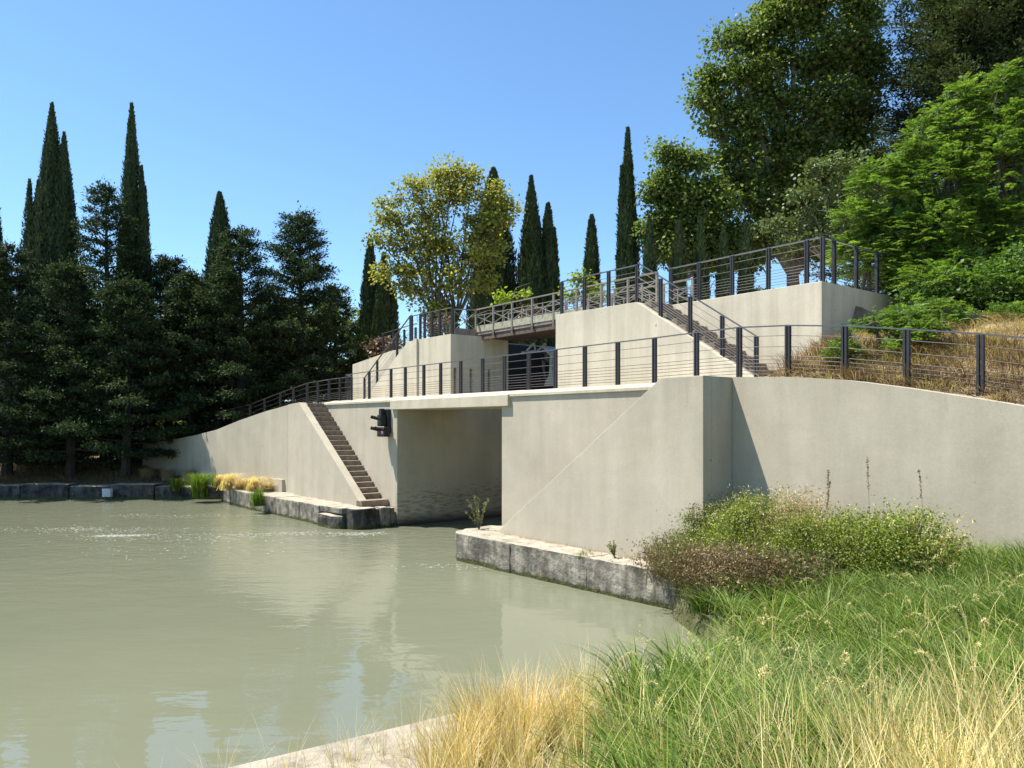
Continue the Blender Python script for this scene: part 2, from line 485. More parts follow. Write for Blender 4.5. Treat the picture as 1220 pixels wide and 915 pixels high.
# ------------------------------------------------------------------ lock walls
FZ = 4.16; UZ = 6.34
SL, SR = -21.5, -15.9
la = empty('lock_wall', W(-25, 12, 0), 'tall beige rendered lock wall left of the opening, behind the stairs', 'wall')
MB().st([(-30.5, 12.0), (SL - .1, 12.0), (SL - .1, 16.45), (-30.5, 16.45)], -1.5, 4.0).build('wall_body', 'stucco', la)
MB().box(SL - .098, SL, 12.0, 16.45, -1.5, 3.999).build('chamber_face', 'stucco_wet', la)
MB().tz([(11.945, 4.003), (11.945, 4.08), (12.5, 4.19), (14.0, 4.19), (14.0, 4.003)], -27.35, -21.83).build('coping', 'coping', la, bevel=.012)

lb = empty('deck_beam', W(-18.7, 12, 3.7), 'thick concrete beam spanning the lock opening', 'beam')
MB().tz([(11.90, 3.76), (11.90, 4.06), (12.5, 4.195), (14.2, 4.195), (14.2, 3.76)], -21.80, -15.52).build('beam_body', 'coping', lb, bevel=.015)

ra = empty('lock_wall', W(-12, 12, 0), 'beige rendered lock wall right of the opening, cut by the diagonal ramp wall', 'wall')
MB().sz([(SR, -1.5), (-8.7, -1.5), (-8.7, 4.0), (-15.51, 4.0), (-15.51, 3.755), (SR, 3.755)], 12.0, 14.0).build('wall_body', 'stucco', ra)
MB().st([(SR, 14.002), (-8.7, 14.002), (-8.7, 16.4), (SR, 16.4)], -1.5, 3.75).build('chamber_face', 'stucco_wet', ra)
MB().tz([(11.95, 4.003), (11.95, 4.08), (12.5, 4.19), (14.0, 4.19), (14.0, 4.003)], -15.5, -8.7).build('coping', 'coping', ra, bevel=.012)

pr = empty('pier', W(-11, 11.4, .6), 'large rendered ramp wall with a diagonal top edge, standing on the right quay', 'wall')
MB().sz([(-14.7, .5), (-8.59, .5), (-8.59, 4.17), (-9.58, 4.17), (-14.7, .72)], 11.0, 11.25).build('parapet', 'stucco', pr, bevel=.012)
MB().sz([(-9.5, .5), (-8.592, .5), (-8.592, 4.165), (-9.5, 4.165)], 11.253, 11.94).build('landing', 'stucco', pr)
poly = [(-14.5, .5)]
for k in range(17): z = .72 + (k + 1) * .195; poly += [(-14.4 + k * .288, z), (-14.4 + (k + 1) * .288, z)]
poly = [(-9.505, .5)] + poly[::-1][:-1] + [(-14.5, .5)]
MB().sz(poly, 11.253, 11.94).build('stair_flight', 'step', pr)
MB().sz([(-8.9, .5), (-8.586, .5), (-8.586, .9), (-8.9, 1.0)], 10.985, 10.998).build('repair_patch', 'stucco_pale', pr)

rw = empty('retaining_wall', W(-5, 12, 0), 'long curved-top beige retaining wall at the right edge, above the grasses', 'wall')
top = []
for i in range(41):
    s = -8.585 + i * .26; top.append((s, walltop(s)))
MB().sz([(-8.585, -.3)] + [(top[-1][0], -.3)] + top[::-1], 11.85, 12.25).build('wall_body', 'stucco', rw)

# left parapet, stairs and the curved wall
sp = empty('stair_parapet', W(-25, 11.1, .5), 'rendered sloping parapet wall in front of the narrow stairs', 'wall')
MB().sz([(-28.25, .3), (-22.06, .3), (-22.06, .74), (-27.15, 4.10), (-28.25, 4.04)], 11.0, 11.27).build('wall_body', 'stucco', sp, bevel=.012)
stp = empty('lock_stairs', W(-25, 11.6, .6), 'narrow stone stair with twenty brown steps rising along the lock wall', 'stairs')
NS = 20
for k in range(NS):
    z1 = .66 + (k + 1) * (3.42 / NS); s1 = -22.35 - k * .247
    t0 = 11.275 if k else 11.02
    if k == 0: MB().box(-22.40 - .0, -22.045 + .02, 11.0, 11.98, .60, z1).build('step', 'step', stp, bevel=.012)
    else: MB().box(s1 - .30, s1 + .02, 11.275, 11.98, max(.3, z1 - .30), z1).build('step', 'step', stp, bevel=.012)
MB().box(-28.2, -27.3, 11.275, 11.98, 3.7, 4.06).build('landing', 'step', stp)
MB().sz([(-22.5, .3), (-27.3, .3), (-27.3, 3.6)], 11.28, 11.97).build('stringer', 'stucco', stp)

cw = empty('curved_wall', (-14, 34, 0), 'low curved rendered wall running left from the stairs into the trees', 'wall')
cpts = [W(-28.252, 11.0, 4.02), Vector((-9.97, 30.5, 3.80)), Vector((-11.6, 32.0, 3.43)), Vector((-13.1, 33.5, 3.04)), Vector((-14.6, 34.8, 2.78)), Vector((-16, 36, 2.58)), Vector((-18.6, 38, 2.33))]
cv = []; cf = []
for i, p in enumerate(cpts):
    d = (cpts[min(i + 1, len(cpts) - 1)] - cpts[max(i - 1, 0)]); d.z = 0; d.normalize(); nn = Vector((-d.y, d.x, 0)) * -1
    if nn.y < 0: nn = -nn
    q = p + nn * .28
    cv += [(p.x, p.y, .2), (p.x, p.y, p.z), (q.x, q.y, p.z), (q.x, q.y, .2)]
for i in range(len(cpts) - 1):
    for j in range(4): cf.append([i * 4 + j, i * 4 + (j + 1) % 4, (i + 1) * 4 + (j + 1) % 4, (i + 1) * 4 + j])
cf += [[3, 2, 1, 0], [len(cv) - 4 + j for j in range(4)]]
MB().add(cv, cf).build('wall_body', 'stucco', cw, bevel=.012)
# low kerb in front of it
MB().sz([(-31.5, .5), (-28.5, .5), (-28.5, 1.15), (-31.5, 1.15)], 10.86, 10.99).build('kerb', 'stucco', cw, bevel=.01)

# ------------------------------------------------------------------ quays of stone blocks
lq = empty('lock_quay', W(-25, 10.5, 0), 'weathered stone quay below the stairs on the left of the opening', 'quay')
edge = [(-33.0, 9.95), (-31.2, 9.83), (-29.0, 9.85), (-26.9, 10.0), (-24.9, 10.1), (-23.35, 10.12)]
for (s0, t0), (s1, t1) in zip(edge[:-1], edge[1:]):
    MB().st([(s0 + .004, t0), (s1 - .004, t1), (s1 - .004, 11.05), (s0 + .004, 11.05)], -.7, .64 + random.uniform(-.01, .01)).build('stone', 'quay', lq, bevel=.035, cuts=3, rough=.03)
MB().st([(-23.32, 10.16), (-22.0, 10.3), (-21.9, 11.0), (-23.32, 11.05)], .45, .65).build('stone', 'quay', lq, bevel=.03, cuts=2, rough=.02)
MB().st([(-23.30, 10.02), (-22.3, 10.05), (-21.95, 10.3), (-21.95, 11.0), (-23.3, 11.0)], -.7, .42).build('stone', 'quay_shaded', lq, bevel=.12, cuts=3, rough=.04)
MB().st([(-21.93, 10.42), (-21.6, 10.5), (-21.5, 10.7), (-21.5, 11.25), (-22.1, 11.25)], -.7, .66).build('stone', 'quay_shaded', lq, bevel=.06, cuts=3, rough=.03)
MB().st([(-21.95, 11.4), (-21.45, 11.4), (-21.45, 11.75), (-21.95, 11.75)], -.7, .64).build('stone', 'quay', lq, bevel=.04, cuts=3, rough=.02)
MB().box(-22.2, -21.6, 11.0, 11.96, -.7, .60).build('stone', 'quay', lq, bevel=.02, cuts=2, rough=.01)
MB().box(-23.3, -21.9, 10.9, 11.96, -.7, .595).build('stone', 'quay', lq, bevel=.02)

rq = empty('lock_quay', W(-12, 10.6, 0), 'long lichen-stained stone quay below the diagonal wall on the right', 'quay')
edge = [(-15.6, 10.35), (-15.3, 10.15), (-13.2, 10.2), (-10.9, 10.32), (-9.4, 10.4), (-7.6, 10.5)]
MB().st([(-15.85, 10.9), (-15.6, 10.35), (-15.25, 10.13), (-13.205, 10.18), (-13.205, 10.95), (-15.7, 11.9), (-15.85, 11.6)], -.7, .66).build('stone', 'quay', rq, bevel=.02, cuts=4, rough=.035)
for (s0, t0), (s1, t1) in zip(edge[2:-1], edge[3:]):
    MB().st([(s0 + .001, t0), (s1 - .001, t1), (s1 - .001, 10.96), (s0 + .001, 10.96)], -.7, .67 + random.uniform(-.02, .01)).build('stone', 'quay', rq, bevel=.008, cuts=4, rough=.035)
MB().st([(-13.2, 10.9), (-8.0, 10.9), (-8.0, 11.4), (-15.6, 11.97), (-15.6, 11.2)], -.7, .645).build('ledge_slab', 'quay', rq, cuts=3, rough=.02)

fq = empty('far_quay', (-30, 33.4, 0), 'low stone quay along the far bank, coloured dark for the shade of the trees', 'quay')
x = -12.2
while x > -62:
    L = random.uniform(1.7, 2.4); y = 33.0 + .03 * (-12 - x) * .5
    h = .60 + random.uniform(-.05, .06)
    MB().prism([(x - L + .03, y, -.7), (x, y, -.7), (x, y + .9, -.7), (x - L + .03, y + .9, -.7)], [(x - L + .03, y, h), (x, y, h), (x, y + .9, h), (x - L + .03, y + .9, h)]).build('stone', 'quay_shaded', fq, bevel=.06, cuts=2, rough=.05)
    x -= L

# ------------------------------------------------------------------ upper blocks and terraces
tb = MB().box(-30.4, -8.75, 12.52, 15.0, 4.0, 4.02)
dk = MB().box(-31.0, -21.52, 12.52, 16.3, 4.005, 4.16).build('deck_pavement', 'deck'); tag(dk, kind='structure')
dk2 = MB().box(-15.88, -8.6, 12.35, 15.2, 4.005, 4.16).build('deck_pavement', 'deck'); tag(dk2, kind='structure')

vg = MB()
for i in range(len(WALLTOP) - 1):
    (a, za), (b, zb_) = WALLTOP[i], WALLTOP[i + 1]
    vg.prism([W(a, 12.26, za - .5), W(b, 12.26, zb_ - .5), W(b, 13.1, zb_ - .5), W(a, 13.1, za - .5)], [W(a, 12.26, za - .07), W(b, 12.26, zb_ - .07), W(b, 13.1, zb_ + .1), W(a, 13.1, za + .1)])
tag(vg.build('slope_verge', 'dirt'), kind='structure')
# block A, left of the chamber
A0 = -21.42
ba = empty('terrace_block', W(-23, 14, 4.1), 'pale rendered terrace block left of the footbridge, with narrow slots in its shaded side', 'building')
MB().sz([(A0 - .26, 4.1), (A0 - .26, UZ), (-23.62, UZ), (-24.3, UZ - .02), (-28.1, 4.1)], 14.0, 14.25).build('stringer_wall', 'stucco_pale', ba)
MB().box(-24.35, A0 - .26, 14.253, 16.45, 4.1, UZ - .01).build('block_body', 'stucco_pale', ba)
MB().box(A0 - .257, A0, 14.0, 16.45, 5.2, UZ).build('side_wall', 'stucco_pale', ba)
ts = [14.0, 14.12, 14.24, 14.78, 14.9, 15.55, 15.67, 16.45]
for a, b in ((14.0, 14.12), (14.24, 14.78), (14.9, 15.55), (15.67, 16.45)):
    MB().box(A0 - .257, A0, a, b, 4.0, 5.197).build('side_wall', 'stucco_pale', ba)
MB().box(A0 - .30, A0 - .262, 14.1, 15.8, 4.1, 5.2).build('slot_dark_sheet', 'black', ba)  # black sheet added behind the slots, standing for the dark of their depth
MB().box(-23.75, -23.55, 13.93, 13.997, 4.1, UZ + .03).build('pilaster', 'stucco_pale', ba, bevel=.01)
bd = empty('terrace_block', W(-28, 15.2, 4.1), 'low pale rendered wall behind the upper left stairs', 'wall')
MB().sz([(-31.0, 3.5), (-31.0, 5.95), (-27.5, UZ - .05), (-24.36, UZ), (-24.36, 3.5)], 15.05, 15.5).build('wall_body', 'stucco_pale', bd)
ups = empty('upper_stairs', W(-26, 14.6, 4.1), 'upper stair flight on the left, climbing to the terrace beside the footbridge', 'stairs')
for k in range(13):
    MB().box(-28.0 + k * .285, -28.0 + (k + 1) * .285 + .02, 14.255, 15.045, 4.1 + max(0, k - 1) * .168, 4.16 + (k + 1) * .168 - .06).build('step', 'step', ups)

# block B and C, right
B0 = -16.04
bb = empty('terrace_block', W(-13, 14, 4.1), 'pale rendered block right of the footbridge with its stair wall sloping down to the right', 'building')
MB().sz([(B0, 4.1), (-9.42, 4.1), (-9.42, 4.17), (-12.99, UZ), (B0, UZ + .03)], 14.0, 14.25).build('stringer_wall', 'stucco_pale', bb, bevel=.01)
MB().box(B0 + .003, -12.99, 14.253, 22.0, -1.0, UZ - .005).build('block_body', 'stucco_pale', bb)
urs = empty('upper_stairs', W(-11, 14.6, 4.1), 'upper stair flight on the right with brown steps behind the sloping rail', 'stairs')
for k in range(13):
    s1 = -9.45 - k * .272
    MB().box(s1 - .31, s1 - .0, 14.255, 15.045, 4.1 + max(0, k - 1) * .168, 4.16 + (k + 1) * .168).build('step', 'step', urs, bevel=.01)
C0 = -8.65
bc = empty('terrace_block', W(-10, 16, 4.1), 'tall pale rendered terrace block at the upper right, its right side in shade', 'building')
MB().box(-12.98, C0, 15.05, 22.0, 3.6, UZ).build('block_body', 'stucco_pale', bc, bevel=.012)
ut = MB().st([(-31, 16.47), (-22.35, 16.47), (-22.35, 40), (-31, 40)], 5.6, UZ - .03).build('upper_terrace', 'deck'); tag(ut, kind='structure')
ut = MB().st([(SR + .1, 22.003), (-8.7, 22.003), (-8.7, 40), (SR + .1, 40)], 5.6, UZ - .03).build('upper_terrace', 'deck'); tag(ut, kind='structure')

# chamber walls behind the beam
ch = empty('chamber_wall', W(-18, 18, 0), 'shaded rendered inner wall of the lock chamber', 'wall')
MB().box(SL - .8, SL - .55, 16.46, 40, -1.5, 5.59).build('side_wall', 'stucco_wet', ch)
MB().box(SR, SR + .3, 16.403, 40, -1.5, 5.59).build('side_wall', 'stucco_wet', ch)

# ------------------------------------------------------------------ railings
CAB = [.82, .62, .45, .38, .31, .245, .17, .11]
def railing(name, label, line, posts, R=1.0, group='dark steel and cable railings', pair=True, cab=CAB, w=.037, cable_r=.006, handmat='handrail', kick=0):
    """line: [(s, t, z)] foot of the railing, posts: indexes or s-values along it as points (s,t,z)"""
    root = empty(name, W(*line[0]), label, 'railing', group)
    P0 = [W(*p) for p in line]
    lift = lambda h: [p + Vector((0, 0, h)) for p in P0]
    def seg_dir(pt):
        best = None
        for a, b in zip(P0[:-1], P0[1:]):
            ab = b - a; f = max(0, min(1, (pt - a).dot(ab) / ab.length_squared)); q = a + ab * f
            if best is None or (q - pt).length < best[0]: best = ((q - pt).length, ab)
        d = best[1].copy(); d.z = 0; return d.normalized()
    for p in posts:
        q = W(*p); d = seg_dir(q); mb = MB()
        offs = (-w * .86, w * .86) if pair else (0,)
        for o in offs:
            c = q + d * o
            mb.bar(c + Vector((0, 0, -.12)), c + Vector((0, 0, R - .012)), w, .065, up=d.cross(Vector((0, 0, 1))))
        mb.build('post', 'rail', root)
    mb = MB()
    hp = lift(R)
    for a, b in zip(hp[:-1], hp[1:]): mb.bar(a, b, .055, .022)
    mb.build('handrail', handmat, root)
    for c in cab:
        MB().tube(lift(c * R), cable_r, 4).build('cable', 'cable', root)
    return root
DT = 12.6
fp = [-24.61 + i * 1.085 for i in range(10)]
ps = [-24.61, -23.0, -22.02, -20.84, -19.84, -18.73, -17.61, -16.58, -15.51, -14.44, -13.36, -12.26, -11.15, -10.01, -8.97, -7.91, -6.82, -5.77, -4.68, -3.6, -2.5, -1.4]
ztop = {-10.01: 5.19, -8.97: 5.19, -7.91: 5.12, -6.82: 5.0, -5.77: 4.84, -4.68: 4.66, -3.6: 4.45, -2.5: 4.22, -1.4: 3.98}
front = [(s, DT, ztop.get(s, 5.18) - 1.02) for s in ps]
railing('deck_railing', 'long dark cable railing along the front deck, above the lock opening and the right wall', [(-26.5, DT, 4.14)] + front, front, 1.02)
# left ramp railing, down to the trees
def to_st(v): s, t = st_of(v.x, v.y); return (s, t, v.z)
rp = [P(*q) for q in ((419, 448.6, 27.8), (392, 452, 29.6), (366, 456.5, 31), (334, 468, 33), (298, 482, 35), (259, 491.5, 37))]
rpst = [(-26.5, DT, 4.14)] + [to_st(v - Vector((0, 0, 1.02))) for v in rp]
dense = []
for a, b in zip(rpst[:-1], rpst[1:]):
    n = 2
    for k in range(n): dense.append(tuple(a[i] + (b[i] - a[i]) * k / n for i in range(3)))
dense.append(rpst[-1])
railing('ramp_railing', 'dark railing curving down behind the low left wall into the trees', rpst, dense, 1.02)
# upper railings
SR_ = .88
rB = railing('terrace_railing', 'dark cable railing on top of the block right of the footbridge', [(-16.0, 14.18, UZ), (-13.1, 14.18, UZ)], [(s, 14.18, UZ) for s in (-15.98, -15.05, -14.13, -13.12)], .97, w=.032)
railing('stair_railing', 'sloping dark railing down the upper right stairs', [(-13.04, 14.12, UZ + .05), (-9.62, 14.12, 4.24)],
        [(-12.3, 14.12, 5.89), (-11.4, 14.12, 5.34), (-10.5, 14.12, 4.79), (-9.62, 14.12, 4.24)], .95, w=.032)
cs = [-12.9, -12.0, -11.02, -10.04, -9.09, -8.72]
railing('terrace_railing', 'dark cable railing along the front and side of the upper right block',
        [(-12.95, 15.2, UZ), (-8.74, 15.2, UZ), (-8.74, 18.6, UZ)], [(s, 15.2, UZ) for s in cs] + [(-8.74, t, UZ) for t in (15.7, 16.65, 17.6, 18.5)], .97, w=.032)
railing('stair_railing', 'sloping dark railing on the small upper left stairs', [(-24.3, 14.12, UZ), (-28.0, 14.12, 4.22)],
        [(-24.3, 14.12, UZ), (-25.3, 14.12, 5.76), (-26.9, 14.12, 4.87), (-28.0, 14.12, 4.22)], .95, w=.032)
railing('terrace_railing', 'dark cable railing on top of the left block under the yellow-green tree', [(-24.25, 14.12, UZ), (-21.5, 14.12, UZ)],
        [(s, 14.12, UZ) for s in (-24.2, -23.6, -23.3, -22.8, -22.3, -21.5)], .92, w=.032)
railing('terrace_railing', 'short dark railing behind the low wall of the upper left stairs', [(-28.9, 15.4, 6.2), (-26.0, 15.4, UZ)],
        [(s, 15.4, 6.2) for s in (-28.8, -27.9, -27.0, -26.1)], .95, w=.032)

# ------------------------------------------------------------------ footbridge
fb = empty('footbridge', W(-18, 15.3, 6.2), 'wooden and steel footbridge with cross-braced rails over the lock chamber', 'footbridge')
BT0, BT1 = 15.28, 16.6
FS0, FS1 = -21.7, -13.4
for t in (BT0, BT1):
    MB().box(FS0 if t == BT0 else FS0, B0 - .02, t, t + .12, 6.22, 6.45).build('beam', 'rust', fb)
MB().box(FS0, B0 - .02, BT0 + .12, BT1, 6.28, 6.40).build('deck_planks', 'rust', fb)
MB().box(FS0, B0 - .02, BT0 - .03, BT0 - .002, 6.40, 6.50).build('edge_board', 'beam', fb)
MB().box(FS0, B0 - .02, BT0 - .05, BT0 - .032, 6.50, 6.72).build('kick_board', 'kick', fb)
for t in (BT0 - .04, BT1 + .1):
    n = 8; step = (FS1 - FS0) / n
    MB().bar(W(FS0, t, 7.30), W(FS1, t, 7.30), .07, .035).build('handrail', 'galv', fb)
    MB().bar(W(FS0, t, 7.08), W(FS1, t, 7.08), .03, .02).build('mid_rail', 'galv', fb)
    for i in range(n + 1):
        s = FS0 + i * step
        MB().bar(W(s, t, 6.42), W(s, t, 7.29), .06, .06).build('post', 'galv', fb)
        if i < n:
            MB().bar(W(s, t, 6.72), W(s + step, t, 7.08), .022, .022).build('brace', 'galv', fb)
            MB().bar(W(s, t - .012, 7.08), W(s + step, t - .012, 6.72), .022, .022).build('brace', 'galv', fb)
            MB().bar(W(s + step / 2, t, 6.6), W(s + step / 2, t, 7.07), .03, .03).build('baluster', 'galv', fb)
for i in (1, 2, 3, 4): MB().box(FS0 + i * 1.04 - .05, FS0 + i * 1.04 + .05, BT0 - .07, BT0 - .052, 6.28, 6.46).build('bracket', 'rust', fb)
# the approach rail on the left block, running towards the beholder
MB().bar(W(FS0, BT0 - .04, 7.30), W(FS0, 14.3, 7.24), .07, .035).build('handrail', 'galv', fb)
MB().bar(W(FS0, 14.3, 6.34), W(FS0, 14.3, 7.24), .07, .07).build('post', 'galv', fb)
MB().bar(W(FS0, BT0, 6.55), W(FS0, 14.3, 7.2), .022, .022).build('brace', 'galv', fb)
MB().bar(W(FS0 + .01, BT0, 7.25), W(FS0 + .01, 14.3, 6.5), .022, .022).build('brace', 'galv', fb)
MB().box(FS0 + .02, FS0 + .04, 14.3, BT0 - .05, 6.345, 6.6).build('kick_board', 'beam', fb)

# ------------------------------------------------------------------ lock gate machinery in the chamber
lg = empty('lock_gate', W(-18.7, 17, 0), 'dark steel lock gate with pale brackets under the footbridge', 'lock gate')
MB().box(-22.0, -16.05, 18.5, 18.65, -1.2, 6.15).build('gate_leaf', 'gate_dark', lg)
MB().box(SL - .5, SL - .25, 16.5, 18.3, -1.2, 6.2).build('gate_leaf', 'gate_dark', lg)
for i in range(9): MB().box(-21.2, -16.05, 18.40, 18.497, 3.9 + i * .24, 3.95 + i * .24).build('rib', 'gate_blue', lg)
for s in (-20.9, -19.9, -18.4, -17.3): MB().box(s - .07, s + .07, 18.28, 18.395, 3.0, 6.2).build('column', 'gate_blue', lg)
for x0, y0, x1, y1 in ((629, 418, 636, 409), (642, 418, 650, 409)):
    a = P(x0 - 3, y0 + 1.5, 25.5); b = P(x1, y1, 25.5); c = P(x0 + 9, y0, 25.5)
    MB().bar(a, b, .05, .06).bar(b, c, .04, .05).bar(P(x0 - 8, y0 + 2, 25.5), c, .05, .05).build('bracket', 'gate_pale', lg)
# waisted column
c0 = [(648, 415), (663, 413), (663, 417), (658.5, 423), (657.5, 447), (662, 454), (663, 459), (648, 460), (650, 454), (654, 447), (655, 424), (649, 418)]
MB().prism([P(x, y, 24.6) for x, y in c0], [P(x, y, 24.6) + M * .08 for x, y in c0]).build('waisted_column', 'gate_pale', lg)
c1 = [(653, 417), (656, 416), (661, 414), (662, 416), (657, 420), (654, 420)]
MB().prism([P(x, y, 24.58) - M * .02 for x, y in c1], [P(x, y, 24.58) - M * .005 for x, y in c1]).build('blue_mark', 'sign_blue', lg)

# ------------------------------------------------------------------ signal light on the lock wall
sg = empty('signal_light', W(-22.2, 11.7, 2.9), 'black lock signal light with visors on the wall left of the opening', 'signal light')
def SG(ds, dt, z): return W(-22.25 + ds, 11.72 + dt, z)
def sbox(s0, s1, t0, t1, z0, z1):
    return MB().prism([SG(s0, t0, z0), SG(s1, t0, z0), SG(s1, t1, z0), SG(s0, t1, z0)], [SG(s0, t0, z1), SG(s1, t0, z1), SG(s1, t1, z1), SG(s0, t1, z1)])
sbox(.02, .26, -.06, .16, 3.22, 3.60).build('housing', 'black', sg, bevel=.03)
sbox(.0, .50, -.06, .16, 2.88, 3.19).build('housing', 'black', sg, bevel=.03)
sbox(.08, .34, .16, .28, 2.98, 3.78).build('bracket', 'black', sg, bevel=.015)
sbox(.05, .2, -.02, .14, 3.58, 3.80).build('cap', 'black', sg, bevel=.03)
def visor(s, z):
    mb = MB(); pts = []
    for k in range(9):
        a = PI * k / 8
        pts.append((math.cos(a) * .10, math.sin(a) * .10))
    v = []
    for r in (1.0, .88):
        for q in (0, 1):
            for a, b in pts: v.append(SG(s + a * r, -.05 - q * .26, z + b * r + q * .06))
    k = 9; f = []
    for i in range(8):
        f += [[i, i + 1, k + i + 1, k + i], [2 * k + i, 3 * k + i, 3 * k + i + 1, 2 * k + i + 1], [i, 2 * k + i, 2 * k + i + 1, i + 1], [k + i, k + i + 1, 3 * k + i + 1, 3 * k + i]]
    mb.add(v, f).build('visor', 'black', sg)
def lens(s, z, m):
    pts = [SG(s + math.cos(a) * .075, -.064, z + math.sin(a) * .075) for a in np.linspace(0, 2 * PI, 14, endpoint=False)]
    MB().prism(pts, [p + M * .01 for p in pts]).build('lens', m, sg)
visor(.14, 3.42); lens(.14, 3.40, 'lens_green')
visor(.13, 3.06); lens(.13, 3.04, 'lens_red')
visor(.37, 3.06); lens(.37, 3.04, 'lens_white')

# ------------------------------------------------------------------ small things on the far bank
po = MB().tube([P(200, 540, 42), P(201, 470, 42)], .17, 8).build('concrete_post', 'post_pale'); tag(po, 'pale concrete post among the trees above the low left wall', 'post')
sgn = empty('sign', P(215, 535, 41), 'small pale roofed notice board on two dark legs behind the low left wall', 'sign')
MB().bar(P(211, 540, 41), P(211, 494, 41), .05, .05).build('leg', 'rail', sgn)
MB().bar(P(218, 540, 41), P(218, 494, 41), .05, .05).build('leg', 'rail', sgn)
c = P(215, 495, 41); MB().wbox((c.x, c.y, c.z), .75, .5, .12).build('roof', 'white_box', sgn, bevel=.02)
c = P(128, 592, 32.85); bx = empty('outlet_box', c, 'small pale box fixed to the dark far quay just above the water', 'box')
MB().wbox((c.x, c.y, c.z), .36, .22, .36).build('box_body', 'white_box', bx, bevel=.02)
MB().wbox((c.x, c.y - .12, c.z - .2), .06, .03, .22).build('pipe', 'rail', bx)

# ------------------------------------------------------------------ trees
def cypress(x, top, d, zb, R, label, peaks=(), n=9000, group='tall dark cypresses', base_taper=.75, spires=4, ex=.72):
    bx, by = (x - 610) / 900 * d, d; zt = 3.3 + (505 - top) / 900 * d
    root = empty('cypress_tree', (bx, by, zb), label, 'cypress', group)
    parts = []
    stems = [(0, 0, zt, R, 1.0, ex)] + [((px - x) / 900 * d, random.uniform(-.2, .3), 3.3 + (505 - pt) / 900 * d, pr_, .6, ex) for px, pt, pr_ in peaks]
    for i in range(spires):      # fused side shoots give the outline its steps
        a = random.uniform(0, 2 * PI); q = R * random.uniform(.3, .55)
        stems.append((math.cos(a) * q * 1.25, math.sin(a) * q * .6, zb + (zt - zb) * random.uniform(.45, .86), R * random.uniform(.32, .55), .3, .7))
    exr = random.uniform(-.08, .22)
    for ox, oy, z2, r0, wgt, e_ in stems:
        e_ += exr
        h = z2 - zb + .35; m = int(n * wgt * 1.8)
        pk = random.uniform(.18, .34)
        f = rng.uniform(0.02, 1, m) ** .85
        def pf_(f): return np.where(f < pk, base_taper + (1 - base_taper) * f / pk, np.clip(1 - (f - pk) / (1 - pk), 0, 1) ** e_)
        prof = pf_(f)
        th = rng.uniform(0, 2 * PI, m)
        ph = rng.uniform(0, 6, 4)
        wob = 1 + .15 * np.sin(th * 4 + f * 7 + ph[0]) * np.sin(f * 13 + ph[1]) + .10 * np.sin(th * 9 + f * 23 + ph[2]) + .08 * np.sin(th * 15 - f * 40 + ph[3])
        rr = r0 * prof * wob * rng.uniform(.80, 1.05, m) * np.where(rng.random(m) < .07, 1.16, 1) + .02
        c = np.stack([bx + ox + rr * np.cos(th), by + oy + rr * np.sin(th), zb + f * h], 1)
        out = np.stack([np.cos(th), np.sin(th), np.zeros(m)], 1)
        dr = out * rng.uniform(.05, .42, (m, 1)) + np.array([0, 0, 1.0]) + rng.normal(size=(m, 3)) * .2
        L = rng.uniform(.12, .32, m) * (.7 + .3 * min(1, h / 10)) * (.55 + .45 * np.clip(prof * 2.2, 0, 1))
        parts.append(leaves(c, dr, L, L * rng.uniform(.26, .46, m), flat=out))
        k = 16; rings = []  # solid core added inside the foliage to stop light passing through
        for i in range(k + 1):
            ff = .02 + .95 * i / k; pf = float(pf_(np.array([ff]))[0])
            for j in range(10):
                a = 2 * PI * j / 10; q = r0 * pf * .76 * (1 + .12 * math.sin(a * 3 + ff * 14))
                rings.append((bx + ox + q * math.cos(a), by + oy + q * math.sin(a), zb + ff * h))
        tr = []
        for i in range(k):
            for j in range(10):
                a = i * 10 + j; b = i * 10 + (j + 1) % 10; tr += [(a, b, b + 10), (a, b + 10, a + 10)]
        parts.append((np.array(rings), np.array(tr)))
    v, t = merge(parts)
    MB().tube([(bx, by, zb - .3), (bx, by, zb + 1.2)], [R * .22 + .05, R * .16 + .04], 7).build('trunk', 'bark', root)
    tri_mesh('foliage', v, t, 'cypress', root)
    return root

